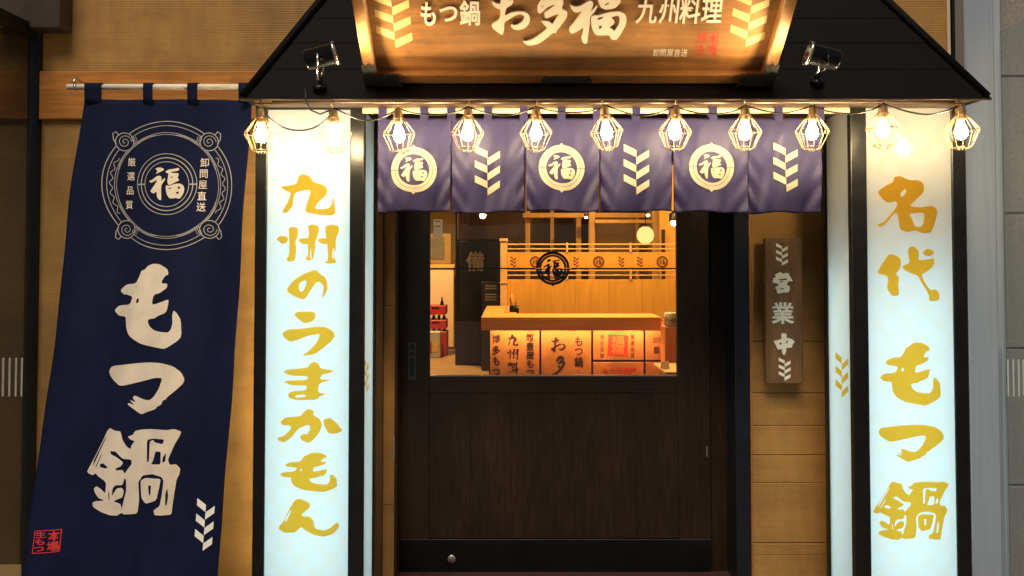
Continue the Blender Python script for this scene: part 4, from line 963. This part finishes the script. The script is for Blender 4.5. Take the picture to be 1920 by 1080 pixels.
for k, ch in enumerate('もつ料理屋'): put_char('board_character', ch, 1135 + k * 13, 697, 13, 15, cm, M['redink'], base, bold=.03)
for k, ch in enumerate('卸問'): put_char('board_character', ch, 1229 + k * 11, 638, 11, 13, cm, M['inkbrown'], base, bold=.01)
draw('board_character', [(1, [(1226, 650), (1236, 650), (1236, 663), (1226, 663)])], cm, M['inkbrown'], base)
# utensils on the counter
us = thing('utensil_pot', 'dark pot with utensils standing on the left end of the counter', 'pot', at(963, 590, 5.5))
pz = zc1 + .013
B().lathe([(.0, 0), (.03, 0), (.036, .03), (.034, .075), (.029, .075), (.028, .01), (.0, .01)], 16, Matrix.Translation((X(964, 5.5), 5.45, pz - .03)), cap=False).done('pot', M['bottle'], us)
for dx_, tip in ((-.012, (-.03, .14)), (.0, (-.02, .17)), (.012, (.012, .12))):
    B().tube([(X(964, 5.5) + dx_, 5.45, pz - .01), (X(964, 5.5) + tip[0], 5.45, pz + tip[1] - .04)], .004, 6).done('utensil', M['ink'] if dx_ else M['irail'], us)
mt = thing('card_stand', 'small cream card stand on the counter beside the utensil pot', 'card', (X(950, 5.4), 5.4, zc1 + .013))
B().prism([Vector((X(946, 5.4), 5.36, pz)), Vector((X(953, 5.4), 5.36, pz)), Vector((X(953, 5.4), 5.38, pz + .05)), Vector((X(946, 5.4), 5.38, pz + .05))], (0, .002, 0)).done('card_face', M['irail'], mt)
bx('card_foot', M['icounter'], mt, X(945.5, 5.4), X(953.5, 5.4), 5.355, 5.40, pz - .0008, pz + .004, .001)
# screen with rails behind the counter
DP = 6.2
ss = thing('slatted_screen', 'honey wood screen with rails and printed emblem band behind the counter', 'screen', (X(1110, DP), DP, 0))
po = bx('post', M['irail'], ss, X(938, DP), X(951, DP), DP - .04, DP + .03, 0, Z(453, DP), .003)
bx('post_cap', M['irail'], po, X(936.5, DP), X(952.5, DP), DP - .05, DP + .04, Z(452.7, DP), Z(447.5, DP), .003)
bx('post_band', M['irail'], po, X(936.8, DP), X(952, DP), DP - .047, DP - .0405, Z(531, DP), Z(528.5, DP), .001)
xs0, xs1 = X(951.5, DP), X(1330, DP)
for y, hh in ((458, 2.6), (466.5, 2.2), (507, 2.2), (516, 2.2)):
    bx('rail', M['irail'], ss, xs0, xs1, DP - .01, DP + .014, Z(y + hh / 2, DP), Z(y - hh / 2, DP), .001)
band = bx('emblem_band', M['iwood'], ss, xs0, xs1, DP - .005, DP + .012, Z(503.5, DP), Z(473, DP), .001)
nb_ = 6
for k in range(nb_):
    xa, xb = xs0 + (xs1 - xs0) * k / nb_, xs0 + (xs1 - xs0) * (k + 1) / nb_
    bx('panel_board', M['iwood'], ss, xa + .0006, xb - .0006, DP - .006 + .0012 * (k % 2), DP + .012, 0, Z(524, DP), .001)
for px in (1063, 1182):
    bx('upright', M['irail'], ss, X(px - 1.8, DP), X(px + 1.8, DP), DP - .016, DP - .0105, Z(472.6, DP), Z(455, DP), .001)
    bx('upright', M['irail'], ss, X(px - 1.8, DP), X(px + 1.8, DP), DP - .016, DP - .0105, Z(523.6, DP), Z(505, DP), .001)
bm_ = lambda px, py: at(px, py, DP - .0065)
for px in (962, 1080, 1165, 1199.5): draw('feather_mark', chevron(px, 491, 10.5, 21), bm_, M['inkbrown'], band)
for px in (1004, 1122.5, 1242): draw('round_emblem', emblem(px, 491, 10.8, 10.8, hair=False), bm_, M['inkbrown'], band)
# beyond: posts, beams, lantern, lamps
bt = thing('timber_frame', 'wooden posts and beams of the dining room behind the screen', 'timber frame', (X(1110, 9), 9, 0))
for a, b, d in ((985, 994, 9.0), (1033, 1039, 9.4), (1081, 1090, 9.2), (1105, 1116, 8.8), (1192, 1199, 9.6), (1226, 1240, 8.6)):
    bx('post', M['ipost'], bt, X(a, d), X(b, d), d, d + .12, 0, 2.7, .006)
bx('beam', M['ipost'], bt, X(980, 9), X(1330, 9), 8.92, 9.0, Z(409, 9), Z(400, 9), .006)
bx('beam', M['ipost'], bt, X(1116, 8.7), X(1330, 8.7), 8.70, 8.78, Z(419, 8.7), Z(412, 8.7), .006)
bw = thing('olive_partition', 'olive plaster partition behind the posts right of the middle of the window', 'partition', (X(1155, 10), 10, 0))
bx('panel', M['iwall'], bw, X(1116, 10), X(1225, 10), 10.0, 10.1, 0, 2.7, .004)
dp2 = thing('dark_partition', 'dark red brown partition between posts behind the glass emblem', 'partition', (X(1030, 11), 11, 0))
bx('panel', M['idark'], dp2, X(942, 11), X(1112, 11), 11.0, 11.1, 0, 2.7, .004)
op = thing('orange_partition', 'glowing honey wood partition at the right edge of the door window', 'partition', (X(1260, 8.2), 8.2, 0))
bx('panel', M['iwood'], op, X(1238, 8.3), X(1340, 8.3), 8.3, 8.36, 0, 2.7, .004)
bx('dark_stile', M['idivider'], op, X(1241, 8.28), X(1247, 8.28), 8.27, 8.299, 0, Z(430, 8.28), .003)
ln = thing('paper_lantern', 'round glowing paper lantern right of the dining room window view', 'lantern', at(1210, 441, 7.8))
lc = at(1210, 441, 7.8)
B().lathe([(.0, .0885), (.035, .088), (.060, .070), (.082, .038), (.090, 0), (.082, -.038), (.060, -.070), (.035, -.088), (.0, -.0885)], 28, Matrix.Translation(lc), cap=False).done('shade', M['lantern'], ln)
B().lathe([(.0, 0), (.038, 0), (.038, .008), (.0, .008)], 20, Matrix.Translation(lc + Vector((0, 0, .089))), cap=False).done('collar', M['idivider'], ln)
B().tube([lc + Vector((0, 0, .097)), lc + Vector((0, 0, .9))], .004, 6).done('wire', M['cord'], ln)
def pendant(px, py, d, label, r=.022):
    p = at(px, py, d); t = thing('pendant_lamp', label, 'lamp', p)
    B().lathe([(.0, -r), (r * .7, -r * .7), (r, 0), (r * .7, r * .7), (.0, r)], 16, Matrix.Translation(p), cap=False).done('bulb', M['lamp'], t)
    B().lathe([(r * 1.5, r * .3), (r * 1.4, r * 2.4), (r * .6, r * 3.2), (.0, r * 3.2)], 18, Matrix.Translation(p), cap=False).done('shade', M['sticker'], t)
    B().tube([p + Vector((0, 0, r * 3.2)), Vector((p.x, p.y, 2.75))], .004, 6).done('wire', M['cord'], t)
pendant(905, 404, 7.0, 'small bright lamp just below the curtain at the left of the glass', .030)
pendant(1264, 417, 6.6, 'small bright lamp at the right edge of the glass', .032)
pendant(1215, 403, 8.0, 'faint ceiling lamp below the curtain near the lantern', .018)
pendant(1099, 407, 8.2, 'faint ceiling lamp below the curtain by the middle posts', .016)
# right edge: ceramic jar on an orange holder, small shelf with a card
jr = thing('ceramic_jar', 'patterned ceramic jar on the orange stand at the right edge of the glass', 'jar', at(1256, 613, 4.8))
jb = at(1257, 612, 4.8)
B().lathe([(.0, 0), (.034, 0), (.042, .025), (.042, .06), (.036, .085), (.030, .09), (.028, .085), (.0, .08)], 20, Matrix.Translation(jb), cap=False).done('body', M['ceramic'], jr)
oh = thing('display_stand', 'orange display stand beside the counter at the right edge of the glass', 'stand', (X(1257, 4.8), 4.8, 0))
bx('column', M['orange'], oh, X(1245, 4.78), X(1290, 4.78), 4.76, 4.9, 0, Z(612.5, 4.78), .004)
bx('plinth', M['icounter'], oh, X(1242, 4.75), X(1292, 4.75), 4.74, 4.92, 0.004, .12, .004)
sh = thing('side_shelf', 'pale wooden shelf at the lower right corner of the door glass', 'shelf', (X(1258, 4.2), 4.2, 0))
zsh = Z(690, 4.3)
bx('shelf_board', M['irail'], sh, X(1236, 4.3), X(1236, 4.3) + .3, 4.15, 4.50, zsh - .02, zsh, .003)
bx('shelf_leg', M['icounter'], sh, X(1236, 4.3) + .03, X(1236, 4.3) + .27, 4.2, 4.45, 0.004, zsh - .0205, .003)
mc = thing('menu_card', 'small folded white card standing on the pale shelf', 'card', (X(1243, 4.3), 4.3, zsh))
B().prism([Vector((X(1237, 4.3), 4.24, zsh + .001)), Vector((X(1237, 4.3) + .045, 4.26, zsh + .001)), Vector((X(1237, 4.3) + .045, 4.285, zsh + .042)), Vector((X(1237, 4.3), 4.265, zsh + .042))], (0, .001, 0)).done('front_leaf', M['paper'], mc)
B().prism([Vector((X(1237, 4.3), 4.30, zsh + .001)), Vector((X(1237, 4.3) + .045, 4.32, zsh + .001)), Vector((X(1237, 4.3) + .045, 4.287, zsh + .042)), Vector((X(1237, 4.3), 4.268, zsh + .042))], (0, .001, 0)).done('back_leaf', M['paper'], mc)
# unseen ceiling downlights, added to light the room and the counter front
for x, y, e, lab in ((.30, 5.55, 54, 'added ceiling downlight above the service counter'), (1.3, 5.6, 46, 'added ceiling downlight right of the service counter'), (-1.35, 10.3, 150, 'added ceiling downlight above the red crates'), (.9, 8.0, 40, 'added ceiling downlight over the dining posts'), (2.4, 7.6, 50, 'added ceiling downlight by the paper lantern'), (.25, 4.25, 24, 'added ceiling downlight just inside the door')):
    t = thing('downlight', lab, 'downlight', (x, y, 2.74), 'unseen ceiling downlights added to light the dining room')
    B().lathe([(.0, 0), (.05, 0), (.05, .004), (.0, .004)], 20, Matrix.Translation((x, y, 2.738)), cap=False).done('disc', M['down'], t)
    B().lathe([(.052, 0), (.068, 0), (.068, .009), (.052, .009)], 20, Matrix.Translation((x, y, 2.74)), cap=False).done('ring', M['chrome'], t)
    L_ = bpy.data.lights.new('added_downlight_beam', 'AREA'); L_.shape = 'DISK'; L_.size = .10; L_.energy = e; L_.color = (1, .59, .22)
    lo = bpy.data.objects.new('added_downlight_beam', L_); col.objects.link(lo); lo.parent = t; lo.location = (0, 0, -.012)
